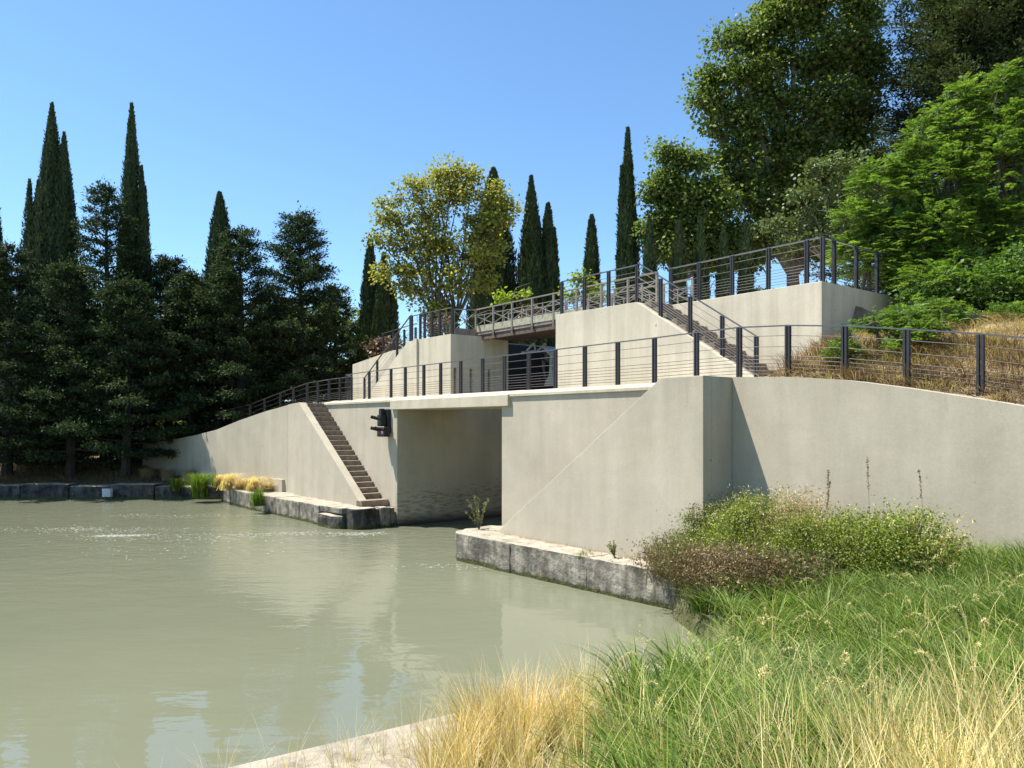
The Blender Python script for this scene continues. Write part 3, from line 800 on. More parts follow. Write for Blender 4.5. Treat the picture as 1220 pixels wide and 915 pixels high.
def conifer(x, top, d, zb, R, label, n=16000, mat='conifer', group='dark spreading conifers', low=.06, droop=.25, dens=1.0, elem=.33):
    bx, by = (x - 610) / 900 * d, d; zt = 3.3 + (505 - top) / 900 * d; h = zt - zb
    root = empty('conifer_tree', (bx, by, zb), label, 'conifer', group)
    nb = int(78 * dens * max(.6, min(1.6, h / 10))); parts = []; mbr = MB()
    mbr.tube([(bx, by, zb - .4), (bx + .1, by, zb + h * .5), (bx, by, zt - .3)], [.10 + h * .016, .05 + h * .009, .02], 7)
    sprays = []
    for i in range(nb):
        f = low + (1 - low) * (i + random.random()) / nb
        az = i * 2.399 + random.uniform(-.4, .4)
        L = R * ((1 - f) ** .88) * random.choice((random.uniform(.5, .9), random.uniform(.9, 1.5))) + .22
        z0 = zb + f * h; up = .6 * f + .02 + random.uniform(-.08, .12); ca, sa = math.cos(az), math.sin(az)
        def at(tt, lat=0): 
            q = L * tt
            return np.array([bx + ca * q - sa * lat, by + sa * q + ca * lat, z0 + q * up - droop * q * tt + .16 * q * tt ** 3])
        ns = int(6 + L * 7)
        for j in range(ns):
            tt = random.uniform(.15, 1) ** .8; lat = random.gauss(0, 1) * L * .17 * (1.15 - tt)
            p = at(tt, lat); g = math.copysign(1, lat) * random.uniform(.2, 1.0)
            sprays.append((*p, ca - sa * g, sa + ca * g, .22 - .1 * random.random()))
        sprays.append((*at(1.02), ca, sa, .35)); sprays.append((*at(.9), ca, sa, .2))
        if L > .8:
            mbr.tube([tuple(at(0)), tuple(at(.5)), tuple(at(.95))], [.05, .03, .01], 4)
    for j in range(14): sprays.append((bx + random.gauss(0, .08), by, zt - .12 * j, random.gauss(0, .4), random.gauss(0, .4), 1.2))
    S = np.array(sprays); per = max(18, int(n * 2.3 / len(S))); m = len(S) * per
    ix = np.repeat(np.arange(len(S)), per); D = unit(S[:, 3:6])[ix]; k = rng.uniform(0, 1, m)
    sz_ = rng.uniform(.7, 1.25, len(S))[ix]
    c = S[ix, :3] + D * (k * elem * 1.7 * sz_)[:, None] + rng.normal(size=(m, 3)) * np.array([.13, .13, .085]) * (sz_ * elem / .34)[:, None]
    c[:, 2] -= .22 * k * k * elem
    outd = D * .9 + rng.normal(size=(m, 3)) * .55
    Ls = rng.uniform(.3, .68, m) * elem
    parts.append(leaves(c, outd, Ls, Ls * rng.uniform(.3, .5, m), flat=np.array([[0, 0, 1.0]])))
    mbr.build('trunk', 'bark_dark', root)
    v, t = merge(parts)
    tri_mesh('foliage', v, t, mat, root)
    return root

def broadleaf(name, x, d, zb, blobs, label, cat, mat, leafsz=.2, clusters=600, per=70, spread=.42, bark='bark_pale', trunk_r=.3, group=None, shell=.45, trunks=None, seed=1, branch=90, carve=-.12):
    """blobs: (px, py, rx_px, rz_px, depth offset) crowns in survey units at distance d"""
    bx, by = (x - 610) / 900 * d, d
    root = empty(name, (bx, by, zb), label, cat, group)
    rs = np.random.default_rng(seed)
    vol = np.array([b[2] * b[3] for b in blobs], float); vol /= vol.sum()
    cs_ = []; bl = []
    for i, b in enumerate(blobs):
        m = max(6, int(clusters * vol[i])); c = P(b[0], b[1], d); sc = d / 900
        u = rs.normal(size=(m, 3)); u /= np.linalg.norm(u, axis=1, keepdims=True)
        r = rs.uniform(shell, 1.02, m) ** .8
        q = u * r[:, None] * np.array([b[2] * sc, b[2] * sc * .8, b[3] * sc]) + np.array([c.x, c.y + b[4], c.z])
        nf = max(.55, 1.3 / (min(b[2], b[3]) * sc)); nf = min(nf, 2.5)
        keep = np.array([noise.noise(Vector((float(w[0]) * nf, float(w[1]) * nf, float(w[2]) * nf + seed))) > carve for w in q])
        cs_.append(q[keep]); bl += [i] * int(keep.sum())
    C = np.concatenate(cs_)
    n = len(C) * per
    idx = np.repeat(np.arange(len(C)), per)
    off = np.clip(rs.normal(size=(n, 3)), -1.7, 1.7) * spread * np.array([1, 1, .62]) * rs.uniform(.45, 1.2, len(C))[idx][:, None]
    pos = C[idx] + off
    dr = unit(off + rs.normal(size=(n, 3)) * .4) + np.array([0, 0, -.25])
    L = rs.uniform(.65, 1.25, n) * leafsz
    v, t = leaves(pos, dr, L, L * rs.uniform(.6, .95, n), flat=np.array([[0, 0, .9]]) + rs.normal(size=(n, 3)) * .45)
    tri_mesh('foliage', v, t, mat, root)
    mb = MB(); T = trunks or [(x, 0)]
    cen = [P(b[0], b[1] + b[3] * .25, d) + Vector((0, b[4], 0)) for b in blobs]
    for tx, ty in T:
        base = Vector(((tx - 610) / 900 * d, d + ty, zb - .3)); top_ = base + Vector((random.uniform(-.3, .3), 0, (min(c.z for c in cen) - zb) * .7 + .6))
        mb.tube([base, base.lerp(top_, .5) + Vector((.08, 0, 0)), top_], [trunk_r, trunk_r * .8, trunk_r * .62], 8)
        tops = top_
        for i, c in enumerate(cen):
            if len(T) > 1 and (i % len(T)) != T.index((tx, ty)): continue
            mid = tops.lerp(c, .5) + Vector((0, 0, .35)); mb.tube([tops, mid, c], [trunk_r * .5, trunk_r * .3, trunk_r * .12], 6)
    sel = rs.choice(len(C), min(branch, len(C)), replace=False)
    for j in sel:
        c = cen[bl[j]]; q = Vector(C[j].tolist())
        s0 = c.lerp(q, -.1); mb.tube([s0, c.lerp(q, .5) + Vector((0, 0, -.1)), q], [trunk_r * .12 + .01, trunk_r * .07 + .01, .008], 4)
    mb.build('trunk', bark, root)
    return root

# left group by the water
cypress(-8, 226, 40, .8, 1.15, 'dark cypress cut by the left edge of the picture', n=9000)
cypress(62, 132, 40, .8, 1.75, 'tall twin-tipped cypress, the broadest at the far left', peaks=[(78, 168, 1.5), (48, 225, 1.3)], n=14000)
cypress(157, 132, 41, .8, 1.08, 'tall slender cypress with a small side tip, second from left', peaks=[(171, 208, .62)], n=12000)
cypress(262, 238, 41, .9, 1.3, 'pointed cypress in the middle of the left tree group', n=11000)
cypress(441, 288, 43, 2.0, .85, 'small cypress just left of the upper left wall', n=7000)
cypress(457, 310, 42.5, 2.0, .95, 'blunt short cypress touching the yellow-green tree', n=7000)
conifer(126, 226, 39.0, .8, 3.2, 'open-branched conifer between the two tall cypresses', 20000)
conifer(200, 312, 40.5, 1.0, 3.6, 'dark conifer with broad low boughs right of the slender cypress', 24000, 'conifer2', low=.22)
conifer(226, 332, 38.5, 1.0, 3.3, 'smaller ragged conifer behind the concrete post', 19000, low=.26)
conifer(286, 278, 38.5, 1.6, 2.9, 'ragged conifer right of the pointed cypress', 22000, dens=1.2)
conifer(357, 260, 40, 1.8, 3.6, 'big spreading conifer with upturned top boughs above the ramp railing', 34000, 'conifer', low=.04, dens=1.35)
conifer(398, 345, 44, 2.0, 2.9, 'round-topped dark conifer behind the ramp railing, next to the small cypresses', 16000)
conifer(322, 350, 42, 1.8, 3.0, 'low dark conifer filling the gap between two larger ones', 17000)
conifer(240, 335, 43, 1.0, 3.0, 'low conifer behind the pointed cypress', 15000)
conifer(8, 300, 36.0, .9, 3.6, 'low wide conifer with boughs near the water at far left', 24000, 'conifer2', low=.05)
conifer(84, 320, 35.8, .9, 3.1, 'low conifer with pale-tipped boughs over the far quay', 24000, 'conifer', low=.06)
conifer(150, 340, 35.6, .9, 2.9, 'low conifer with long boughs hanging over the dry bank', 22000, 'conifer', low=.12)
conifer(-30, 310, 42, .9, 3.6, 'dark conifer at the left edge behind the cut-off cypress', 14000)

# bright bushes behind the trees, seen through the gaps
for i, (bx_, by_, r_) in enumerate([(60, 530, 40), (120, 528, 36), (165, 520, 30), (190, 515, 34), (235, 505, 32), (275, 500, 30), (20, 530, 40)]):
    broadleaf('garden_bush', bx_, 47 + i % 3, .6, [(bx_, by_, r_, r_ * .75, 0)], 'sunlit green bush beyond the left trees, ' + ['second from the left edge', 'third from the left edge', 'fourth from the left edge', 'fifth from the left edge, near the concrete post', 'just right of the small notice board', 'rightmost, behind the low curved wall', 'nearest the left edge of the picture'][i], 'bush', 'bright', .3, 90, 40, .5, trunk_r=.06, group='sunlit bushes beyond the left trees', seed=20 + i, branch=10)
for i, (bx_, by_) in enumerate([(-40, 440), (40, 430), (110, 435), (180, 440), (250, 440), (320, 430), (395, 430)]):
    broadleaf('background_tree', bx_, 62, .6, [(bx_, by_, 60, 62, 0)], 'dim broadleaf tree far behind the conifers, ' + ['beyond the left edge', 'behind the broad twin-tipped cypress', 'left of the slender cypress', 'right of the slender cypress', 'behind the pointed cypress', 'behind the low filler conifer by the ramp railing', 'behind the round-topped conifer'][i], 'tree', 'plane', .45, 130, 60, .9, trunk_r=.2, group='broadleaf trees far behind the left conifers', seed=50 + i, branch=20)

# the yellow-green tree
broadleaf('yellow_green_tree', 525, 33.5, 6.0, [(540, 205, 16, 16, 0), (520, 212, 12, 14, .2), (500, 225, 18, 12, -.2), (475, 222, 10, 9, 0), (468, 240, 14, 12, 0), (562, 212, 14, 14, 0), (545, 235, 30, 24, 0), (510, 250, 26, 22, .3), (585, 232, 18, 14, 0), (606, 245, 13, 12, -.2), (595, 262, 22, 14, 0), (575, 270, 26, 22, .3), (480, 265, 26, 16, 0), (458, 262, 12, 10, 0), (452, 285, 14, 9, 0), (480, 292, 26, 14, 0), (520, 285, 34, 24, .3), (555, 300, 30, 24, 0), (585, 302, 20, 16, 0), (500, 318, 28, 16, 0), (470, 322, 22, 11, 0), (452, 328, 10, 7, 0), (535, 335, 32, 20, 0), (575, 335, 18, 14, 0), (500, 345, 22, 12, .2), (482, 342, 14, 9, 0), (515, 368, 18, 10, 0)],
          'big yellow-green leafy tree with two ivy-clad trunks above the left block', 'tree', 'yellowtree', .15, 1350, 28, .27, trunk_r=.13, trunks=[(521, 0), (538, .3)], bark='bark', seed=4, branch=300, carve=-.04, shell=.3)
for k, tx in enumerate((520, 538)):
    n = 1500; z = rng.uniform(6.2, 8.6, n); a = rng.uniform(0, 2 * PI, n); r = rng.uniform(.16, .34, n)
    base = np.array([(tx - 610) / 900 * 33.5, 33.5 + (.3 if k else 0), 0])
    c_ = base + np.stack([r * np.cos(a), r * np.sin(a), z], 1)
    v, t = leaves(c_, rng.normal(size=(n, 3)), rng.uniform(.08, .18, n), rng.uniform(.08, .15, n))
    tag(tri_mesh('ivy', v, t, 'ivy'), 'dark ivy wrapped round the %s trunk of the yellow-green tree' % ('right' if k else 'left'), 'ivy')

# terrace cypresses
cypress(588, 210, 37, 5.8, 1.25, 'dark cypress right behind the yellow-green tree', n=12000)
cypress(633, 220, 36, 5.8, .78, 'tall cypress above the footbridge, left of a close pair', n=10000)
cypress(653, 252, 36.4, 5.8, .52, 'shorter cypress of the close pair above the footbridge', n=7000)
cypress(705, 267, 34, 6.0, .42, 'small lone cypress left of the tallest thin one', n=6000)
cypress(748, 164, 33, 6.0, .50, 'tallest thin cypress standing alone against the sky', n=9000)
for i, (x_, y_, l_) in enumerate([(774, 271, 'young cypress against the sky edge of the plane tree'), (808.6, 277, 'young cypress, first in front of the plane tree, left end of the row'), (835, 273, 'young cypress, tallest of the row before the plane tree'), (862, 284, 'young cypress, shortest of the row before the plane tree'), (889, 279, 'young cypress at the right end of the row before the plane tree')]):
    cypress(x_, y_, 27, 6.1, .26, l_, n=2800, spires=1, group='young cypresses on the upper terrace')
broadleaf('sapling', 690, 30, 6.1, [(690, 336, 13, 9, 0), (682, 348, 12, 8, 0), (712, 352, 12, 7, 0)], 'bright green sapling behind the railing between two cypresses', 'sapling', 'bright', .16, 40, 40, .25, trunk_r=.04, seed=9, branch=10)
broadleaf('sapling', 603, 31, 6.1, [(600, 356, 6, 7, 0), (628, 345, 6, 7, .3), (632, 335, 5, 7, 0)], 'bright green sapling behind the footbridge by the close pair of cypresses', 'sapling', 'bright', .15, 34, 40, .22, trunk_r=.04, seed=10, branch=10)
broadleaf('flowering_bush', 458, 33.5, 5.5, [(452, 414, 10, 9, 0), (468, 410, 9, 8, 0)], 'reddish bush behind the low wall of the upper left stairs', 'bush', 'redbush', .14, 70, 40, .25, trunk_r=.03, seed=12, branch=12)
broadleaf('flowering_bush', 527, 29.0, 6.3, [(513, 388, 9, 9, 0), (532, 386, 9, 14, 0), (628, 372, 14, 6, 0)], 'thin reddish bush behind the railing at the foot of the yellow-green tree', 'bush', 'redbush', .10, 60, 26, .2, trunk_r=.03, seed=13, branch=12)

# plane trees
broadleaf('plane_tree', 945, 34, 6.2, [(920, 25, 30, 18, 0), (945, 12, 40, 30, 0), (985, -5, 60, 40, 0), (1030, 15, 26, 24, 0), (885, 48, 28, 20, 0), (862, 52, 14, 12, 0), (930, 60, 40, 30, .4), (985, 60, 50, 38, 0), (1035, 62, 28, 40, .6), (850, 92, 22, 16, 0), (838, 118, 14, 12, 0), (885, 92, 34, 24, -.4), (865, 130, 32, 20, 0), (920, 118, 40, 28, .4), (972, 125, 46, 34, 0), (1020, 130, 40, 40, .6), (850, 152, 16, 12, 0), (895, 155, 34, 22, 0), (945, 172, 44, 30, .3), (870, 185, 28, 18, 0), (915, 205, 42, 26, 0), (975, 200, 46, 36, .5), (1025, 190, 40, 44, .8), (870, 215, 22, 18, 0), (900, 240, 40, 24, 0), (960, 255, 54, 30, .4), (1010, 255, 50, 40, .6), (905, 280, 46, 22, .2), (960, 290, 50, 24, .6)],
          'huge dark green plane tree rising above the upper right terrace', 'tree', 'plane', .175, 3000, 50, .40, trunk_r=.45, seed=2, branch=260, shell=.25, carve=-.08)
broadleaf('plane_tree', 815, 32.5, 6.2, [(790, 182, 14, 11, 0), (808, 190, 14, 12, 0), (832, 192, 12, 12, 0), (798, 212, 24, 16, 0), (782, 232, 16, 14, 0), (812, 238, 30, 20, 0), (840, 228, 22, 22, .3), (855, 245, 22, 18, -.3), (790, 262, 26, 18, 0), (775, 280, 13, 14, 0), (828, 270, 34, 22, 0), (865, 280, 34, 24, .2), (800, 295, 30, 18, 0), (840, 302, 36, 18, .3), (880, 308, 30, 16, .2)],
          'smaller plane tree left of the huge one, behind the row of young cypresses', 'tree', 'plane', .165, 1050, 50, .33, trunk_r=.25, seed=3, branch=160, carve=-.08, shell=.25)
broadleaf('poplar_tree', 990, 28, 6.2, [(975, 200, 18, 12, 0), (1003, 190, 16, 12, 0), (1020, 210, 22, 16, 0), (985, 228, 24, 16, 0), (955, 232, 14, 12, 0), (1015, 245, 26, 16, 0), (960, 258, 26, 14, 0), (925, 268, 16, 10, 0), (1000, 272, 30, 14, 0), (1035, 262, 20, 20, 0), (1025, 292, 34, 16, 0), (970, 288, 30, 12, 0), (935, 292, 20, 9, 0), (1045, 225, 14, 20, 0)],
          'silvery-leaved poplar in front of the huge plane tree', 'tree', 'silver', .14, 560, 26, .28, trunk_r=.12, seed=6, branch=80, carve=0, shell=.2)
# dark conifer upper right
conifer(1150, -90, 34, 6.5, 7.2, 'very large dark conifer at the top right corner', 90000, 'conifer_light', low=.12, elem=.36, dens=2.6)
conifer(1235, -60, 33, 7, 6.0, 'large dark conifer cut by the right edge', 40000, 'conifer', low=.12, elem=.36, dens=1.6)

# feathery robinia shrubs
def robinia(x, d, zb, blobs, label, fronds=1500, seed=1, flen=.36):
    bx, by = (x - 610) / 900 * d, d
    root = empty('robinia_tree', (bx, by, zb), label, 'robinia', 'feathery robinias on the right slope')
    rs = np.random.default_rng(seed); vol = np.array([b[2] * b[3] for b in blobs], float); vol /= vol.sum()
    base = []; out = []; mb = MB(); sc = d / 900
    for i, b in enumerate(blobs):
        m = int(fronds * vol[i]); c = P(b[0], b[1], d) + Vector((0, b[4], 0))
        u = rs.normal(size=(m, 3)); u = unit(u); r = rs.uniform(.35, 1.0, m) ** .7
        q = u * r[:, None] * np.array([b[2] * sc, b[2] * sc, b[3] * sc]) + np.array(list(c))
        kp = np.array([noise.noise(Vector((float(w[0]) * 1.5, float(w[1]) * 1.5, float(w[2]) * 2.2 + seed))) > -.1 for w in q])
        q = q[kp]; u = u[kp]; m = len(q)
        base.append(q); out.append(u)
        g = Vector((bx + random.uniform(-.5, .5), by + random.uniform(-.3, .3), zb - .2))
        mb.tube([g, g.lerp(c, .5) + Vector((.1, 0, .2)), c + Vector((0, 0, b[3] * sc * .5))], [.06, .04, .012], 5)
        for j in range(0, min(m, 24), 2): mb.tube([c, Vector(q[j].tolist())], [.018, .005], 4)
    base = np.concatenate(base); out = np.concatenate(out); n = len(base)
    az = rs.uniform(0, 2 * PI, n)
    dr = unit(out * np.array([1, 1, .4]) * .8 + np.stack([np.cos(az), np.sin(az), np.zeros(n)], 1) * .7 + np.array([0, 0, .35]))
    L = rs.uniform(.6, 1.3, n) * flen; K = 9; parts = []
    side = unit(np.cross(dr, np.array([[0, 0, 1.0]]) + rs.normal(size=(n, 3)) * .25)); up = np.cross(side, dr)
    for k in range(K):
        f = (k + .6) / K
        pc = base + dr * (L * f)[:, None] - np.array([0, 0, 1.0]) * (.35 * L * f * f)[:, None]
        for sg_ in (-1, 1):
            ll = L * .26 * (1 - .45 * abs(f - .45))
            dd = side * sg_ + dr * .35 - up * .2
            parts.append(leaves(pc, dd, ll, ll * .42, flat=up))
    v, t = merge(parts)
    # keep the leaflets of a frond together in memory only; each is its own small blade
    tri_mesh('foliage', v, t, 'robinia', root)
    mb.build('trunk', 'bark', root)
    return root
robinia(1190, 18, 7.2, [(1197, 100, 10, 26, 0), (1186, 125, 12, 22, 0), (1210, 122, 12, 26, 0), (1222, 105, 12, 22, 0), (1198, 150, 24, 30, 0), (1190, 200, 40, 50, 0), (1225, 170, 40, 70, 0), (1180, 265, 45, 45, 0), (1215, 280, 45, 60, -.4)], 'tallest feathery robinia at the right edge of the picture', 4200, 11)
robinia(1120, 18.5, 6.9, [(1070, 352, 34, 20, -1.5), (1110, 360, 36, 18, -2), (1160, 352, 36, 22, -2), (1150, 112, 9, 18, 0), (1135, 122, 12, 20, 0), (1118, 135, 10, 14, 0), (1162, 128, 9, 16, 0), (1138, 155, 28, 26, 0), (1105, 165, 24, 22, 0), (1078, 178, 16, 14, 0), (1100, 190, 28, 20, 0), (1110, 215, 48, 44, 0), (1140, 270, 45, 45, 0), (1095, 285, 46, 44, -.4), (1130, 330, 50, 36, -.6)], 'broad feathery robinia left of the tallest one', 4600, 12)
robinia(1045, 18.5, 6.2, [(1050, 205, 20, 14, 0), (1030, 222, 16, 12, 0), (1060, 232, 32, 26, 0), (1065, 270, 40, 38, 0), (1022, 262, 22, 22, 0), (1045, 312, 34, 30, 0), (1012, 300, 14, 18, 0), (1075, 335, 34, 28, -.4)], 'feathery robinia leaning over the corner of the upper right railing', 3200, 13)
def small_bush(name, x, y, rx, rz, d, zb, mat, label, cat='bush', lf=.08, cl=90, per=40, sp=.16, seed=1, group=None):
    return broadleaf(name, x, d, zb, [(x, y, rx, rz, 0)], label, cat, mat, lf, cl, per, sp, trunk_r=.02, seed=seed, branch=24, group=group, bark='bark')
small_bush('laurel_bush', 1150, 355, 70, 34, 17, 6.0, 'ivy', 'glossy green shrub under the robinias above the dry slope', lf=.085, cl=280, per=50, sp=.26, seed=31)
small_bush('laurel_bush', 1225, 340, 50, 50, 16.5, 5.9, 'ivy', 'dark glossy shrub at the right edge under the tallest robinia', lf=.085, cl=220, per=50, sp=.26, seed=32)
robinia(1110, 13.4, 4.3, [(1095, 400, 28, 16, 0), (1120, 385, 26, 12, 0), (1080, 420, 20, 14, 0)], 'low green robinia shoots in the middle of the dry slope', 800, 16, .24)
robinia(1040, 13.7, 4.4, [(1000, 425, 14, 18, 0), (1040, 385, 28, 16, 0), (1015, 405, 14, 20, 0), (1060, 405, 30, 22, 0), (1030, 425, 30, 22, -.3), (1075, 380, 24, 16, 0)], 'low green robinia shoots at the foot of the upper right block', 1700, 14, .24)
robinia(1200, 14.6, 5.0, [(1200, 378, 22, 14, 0), (1160, 380, 20, 10, 0), (1120, 372, 20, 12, 0), (1080, 368, 24, 14, 0)], 'low green shoots along the top of the dry slope', 800, 15, .24)

# ------------------------------------------------------------------ grasses
def scatter(n, fx0, fx1, fy0, fy1, ok):
    out = []
    while len(out) < n:
        x = random.uniform(fx0, fx1); y = random.uniform(fy0, fy1)
        if ok(x, y): out.append((x, y))
    return out
def tussock_field(name, cells, per, hgt, bend, width, mat, zf, clump=.22, droop=.25, segs=4, wind=(0.0, 0.0), seed=0):
    rs = np.random.default_rng(seed); n = len(cells) * per
    C = np.array([(x, y, zf(x, y)) for x, y in cells]); idx = np.repeat(np.arange(len(cells)), per)
    az = rs.uniform(0, 2 * PI, n); r = np.abs(rs.normal(size=n)) * clump * .5
    o = np.stack([np.cos(az) * r, np.sin(az) * r, np.zeros(n)], 1)
    base = C[idx] + o; base[:, 2] -= .04
    sc = rs.uniform(.75, 1.2, len(cells))[idx]
    lean = np.stack([np.cos(az), np.sin(az)], 1) + rs.normal(size=(n, 2)) * .45 + np.array(wind)
    lean /= np.linalg.norm(lean, axis=1, keepdims=True)
    h = rs.uniform(.6, 1.1, n) * hgt * sc; b = rs.uniform(.25, 1.2, n) * bend * sc
    v, t = blades(base, h, lean, b, rs.uniform(.7, 1.3, n) * width, segs, droop)
    o_ = tri_mesh(name, v, t, mat); o_['kind'] = 'stuff'
    return o_
def proj(x, y, z): return 610 + 900 * x / y, 505 - 900 * (z - 3.3) / y
def st_ok(x, y):
    s, t = st_of(x, y); return t < 11.75 and y > 1.6 and nb_dist(x, y) > (.55 if y < 8.8 else .12)
# green sedge mass on the near bank
def green_ok(x, y):
    if not st_ok(x, y): return False
    px, py = proj(x, y, near_z(x, y))
    s, t = st_of(x, y)
    edge_x = 712 + max(0, py - 790) * .28
    return 660 < px < 1330 and py < (1080 if px < 1000 else 1000) and px > edge_x and not (t > 9.95 and px < 1010)
def spaced(n, *a, r=.34):
    pts = []; tries = 0
    fx0, fx1, fy0, fy1, ok = a
    while len(pts) < n and tries < n * 60:
        tries += 1; x = random.uniform(fx0, fx1); y = random.uniform(fy0, fy1)
        rr = r * (.5 + .07 * y)
        if ok(x, y) and all((x - p[0]) ** 2 + (y - p[1]) ** 2 > rr * rr for p in pts): pts.append((x, y))
    return pts
g1 = spaced(440, -1, 9, 2.0, 12, green_ok)
h1 = [g for g in g1 if noise.noise(Vector((g[0] * .6, g[1] * .6, 5))) > -.15]; h2 = [g for g in g1 if g not in h1]
o = tussock_field('sedge_grass', h1, 125, .68, .62, .0180, 'grass', near_z, .17, .30, 5, (-.1, .1), 1); tag(o, 'lush green sedge grass covering the near right bank', 'grass')
o = tussock_field('sedge_grass', h2, 125, .62, .66, .0180, 'grass_blue', near_z, .17, .38, 5, (.45, .15), 2); tag(o, 'paler blue-green sedge grass mixed into the near right bank', 'grass')
g2 = scatter(260, -1, 9, 2.2, 11.5, green_ok)
o = tussock_field('sedge_grass', g2, 26, .36, .35, .010, 'grass', near_z, .3, .3, 4, (.1, .1), 7); tag(o, 'short green undergrowth between the sedge tussocks', 'grass')
# golden dry grass at the lower middle
def gold_ok(x, y):
    if y < 1.8 or nb_dist(x, y) < .35: return False
    px, py = proj(x, y, near_z(x, y)); return 490 < px < 700 and 870 < py < 1300 and nb_dist(x, y) > .95
g3 = scatter(24, -2.5, 1.6, 2.6, 7.9, gold_ok)
o = tussock_field('golden_grass', g3, 105, .58, .30, .0078, 'gold', near_z, .16, .06, 4, (-.15, 0), 3); tag(o, 'golden dry grass tufts on the near quay edge', 'grass')
g3 = scatter(22, -2.4, -.3, 4.0, 7.0, lambda x, y: .35 < nb_dist(x, y) < 1.3)
o = tussock_field('golden_grass', g3, 22, .55, .30, .0045, 'gold', near_z, .2, .1, 5, (-.2, 0), 33); tag(o, 'sparse golden stalks leaning over the quay edge', 'grass')
g3 = scatter(10, -.5, .75, 6.0, 7.2, lambda x, y: .75 < nb_dist(x, y) < 1.6)
o = tussock_field('golden_grass', g3, 200, .66, .34, .0082, 'gold', near_z, .24, .06, 4, (-.2, 0), 4); tag(o, 'thick golden clump where the quay edge meets the green grass', 'grass')
# straw-coloured stalks in front of the green
def straw_ok(x, y):
    if not st_ok(x, y): return False
    px, py = proj(x, y, near_z(x, y)); return 690 < px < 1330 and 925 < py < 1400 and nb_dist(x, y) > 1.3 and random.random() < (.13 if px < 900 else .35 if px < 1020 else .75)
g4 = scatter(105, -.2, 4.5, 1.9, 5.4, straw_ok)
o = tussock_field('straw_grass', g4, 42, .76, .36, .0082, 'straw', near_z, .13, .05, 4, (-.35, .05), 5); tag(o, 'straw-coloured dry stalks in the lower right foreground', 'grass')
g5 = scatter(90, .2, 5.5, 4, 9, green_ok)
o = tussock_field('straw_grass', g5, 9, .85, .4, .0065, 'straw', near_z, .2, .3, 5, (.1, 0), 6); tag(o, 'scattered pale seed stalks above the green sedge', 'grass')
# seed heads, foxtail-like
rs = np.random.default_rng(77); parts = []
for x, y in scatter(55, .3, 5.5, 3.2, 9.5, green_ok):
    z = near_z(x, y) + random.uniform(.62, .8); az = random.uniform(0, 2 * PI); n = 60
    f = np.linspace(0, 1, n); L = .16
    c = np.stack([x + np.cos(az) * L * f, y + np.sin(az) * L * f, z + .05 * np.sin(f * PI) - .04 * f], 1)
    dr = rs.normal(size=(n, 3)) + np.array([math.cos(az), math.sin(az), 0]) * .9
    parts.append(leaves(c, dr, rs.uniform(.012, .026, n), np.full(n, .004)))
v, t = merge(parts); o = tri_mesh('seed_heads', v, t, 'straw'); tag(o, 'drooping foxtail seed heads above the green sedge', 'seed heads', kind='stuff')
# undergrowth by the right wall
def right_ok(x, y):
    s, t = st_of(x, y); px, py = proj(x, y, near_z(x, y))
    return 8.0 < t < 11.7 and px > 980 and px < 1330 and s > -7.3
g6 = spaced(110, 3, 10, 5, 13, right_ok)
o = tussock_field('sedge_grass', g6, 120, .85, .6, .010, 'grass_blue', near_z, .2, .35, 4, (-.1, 0), 8); tag(o, 'pale green tall grass at the foot of the right wall', 'grass')

def bush_at(name, s, t, rx, rz, mat, label, lf, cl, per, sp, seed, kind='leaf'):
    c = W(s, t, 0); d = c.y; px, _ = proj(c.x, c.y, 1); zb = near_z(c.x, c.y)
    _, py = proj(c.x, c.y, zb + rz * .85)
    return broadleaf(name, px, d, zb, [(px, py, rx * 900 / d, rz * 900 / d, 0)], label, 'bush', mat, lf, cl, per, sp, trunk_r=.015, seed=seed, branch=50, bark='bark', shell=.2)
bush_at('green_bush', -7.45, 11.05, .85, .74, 'greenbush', 'yellow-green feathery bush against the shaded foot of the ramp wall', .034, 620, 60, .17, 41)
bush_at('green_bush', -6.15, 10.95, .8, .62, 'greenbush', 'yellow-green bush in the middle of the plants below the right wall', .034, 540, 60, .17, 42)
bush_at('green_bush', -5.0, 10.9, .8, .55, 'greenbush', 'low yellow-green bush at the right end of the planting under the wall', .034, 440, 60, .17, 43)
bush_at('green_bush', -8.45, 10.85, .45, .7, 'weed', 'olive weedy bush in front of the pier corner', .034, 300, 50, .12, 44)
# twiggy brown bushes
def twiggy(s, t, r, h, label, n=900, seed=1, mat='brownbush'):
    c = W(s, t, 0); zb = near_z(c.x, c.y); rs = np.random.default_rng(seed)
    root = empty('dry_bush', (c.x, c.y, zb), label, 'bush', None)
    az = rs.uniform(0, 2 * PI, n); rr = np.abs(rs.normal(size=n)) * r * .45
    base = np.stack([c.x + np.cos(az) * rr, c.y + np.sin(az) * rr, np.full(n, zb - .03)], 1)
    lean = np.stack([np.cos(az), np.sin(az)], 1) + rs.normal(size=(n, 2)) * .5; lean /= np.linalg.norm(lean, axis=1, keepdims=True)
    hh = rs.uniform(.4, 1.1, n) * h; bb = rs.uniform(.1, 1, n) * r * .8
    tri_mesh('twigs', *blades(base, hh, lean, bb, np.full(n, .006), 4, .15), mat, root)
    m = n * 9; k = rs.integers(0, n, m); f = rs.uniform(.3, 1, m)
    l3 = np.concatenate([lean, np.zeros((n, 1))], 1)
    pt = base[k] + l3[k] * (bb[k] * f ** 1.9)[:, None]; pt[:, 2] += hh[k] * (f - .15 * f ** 3)
    L = rs.uniform(.02, .07, m)
    tri_mesh('foliage', *leaves(pt, rs.normal(size=(m, 3)) + np.array([0, 0, .5]), L, L * .3), mat, root)
twiggy(-8.75, 10.4, .6, .7, 'reddish-brown twiggy bush hanging over the right end of the stone quay', 1000, 61)
twiggy(-8.3, 10.3, .7, .85, 'olive twiggy bush over the end of the stone quay', 900, 67, 'weed')
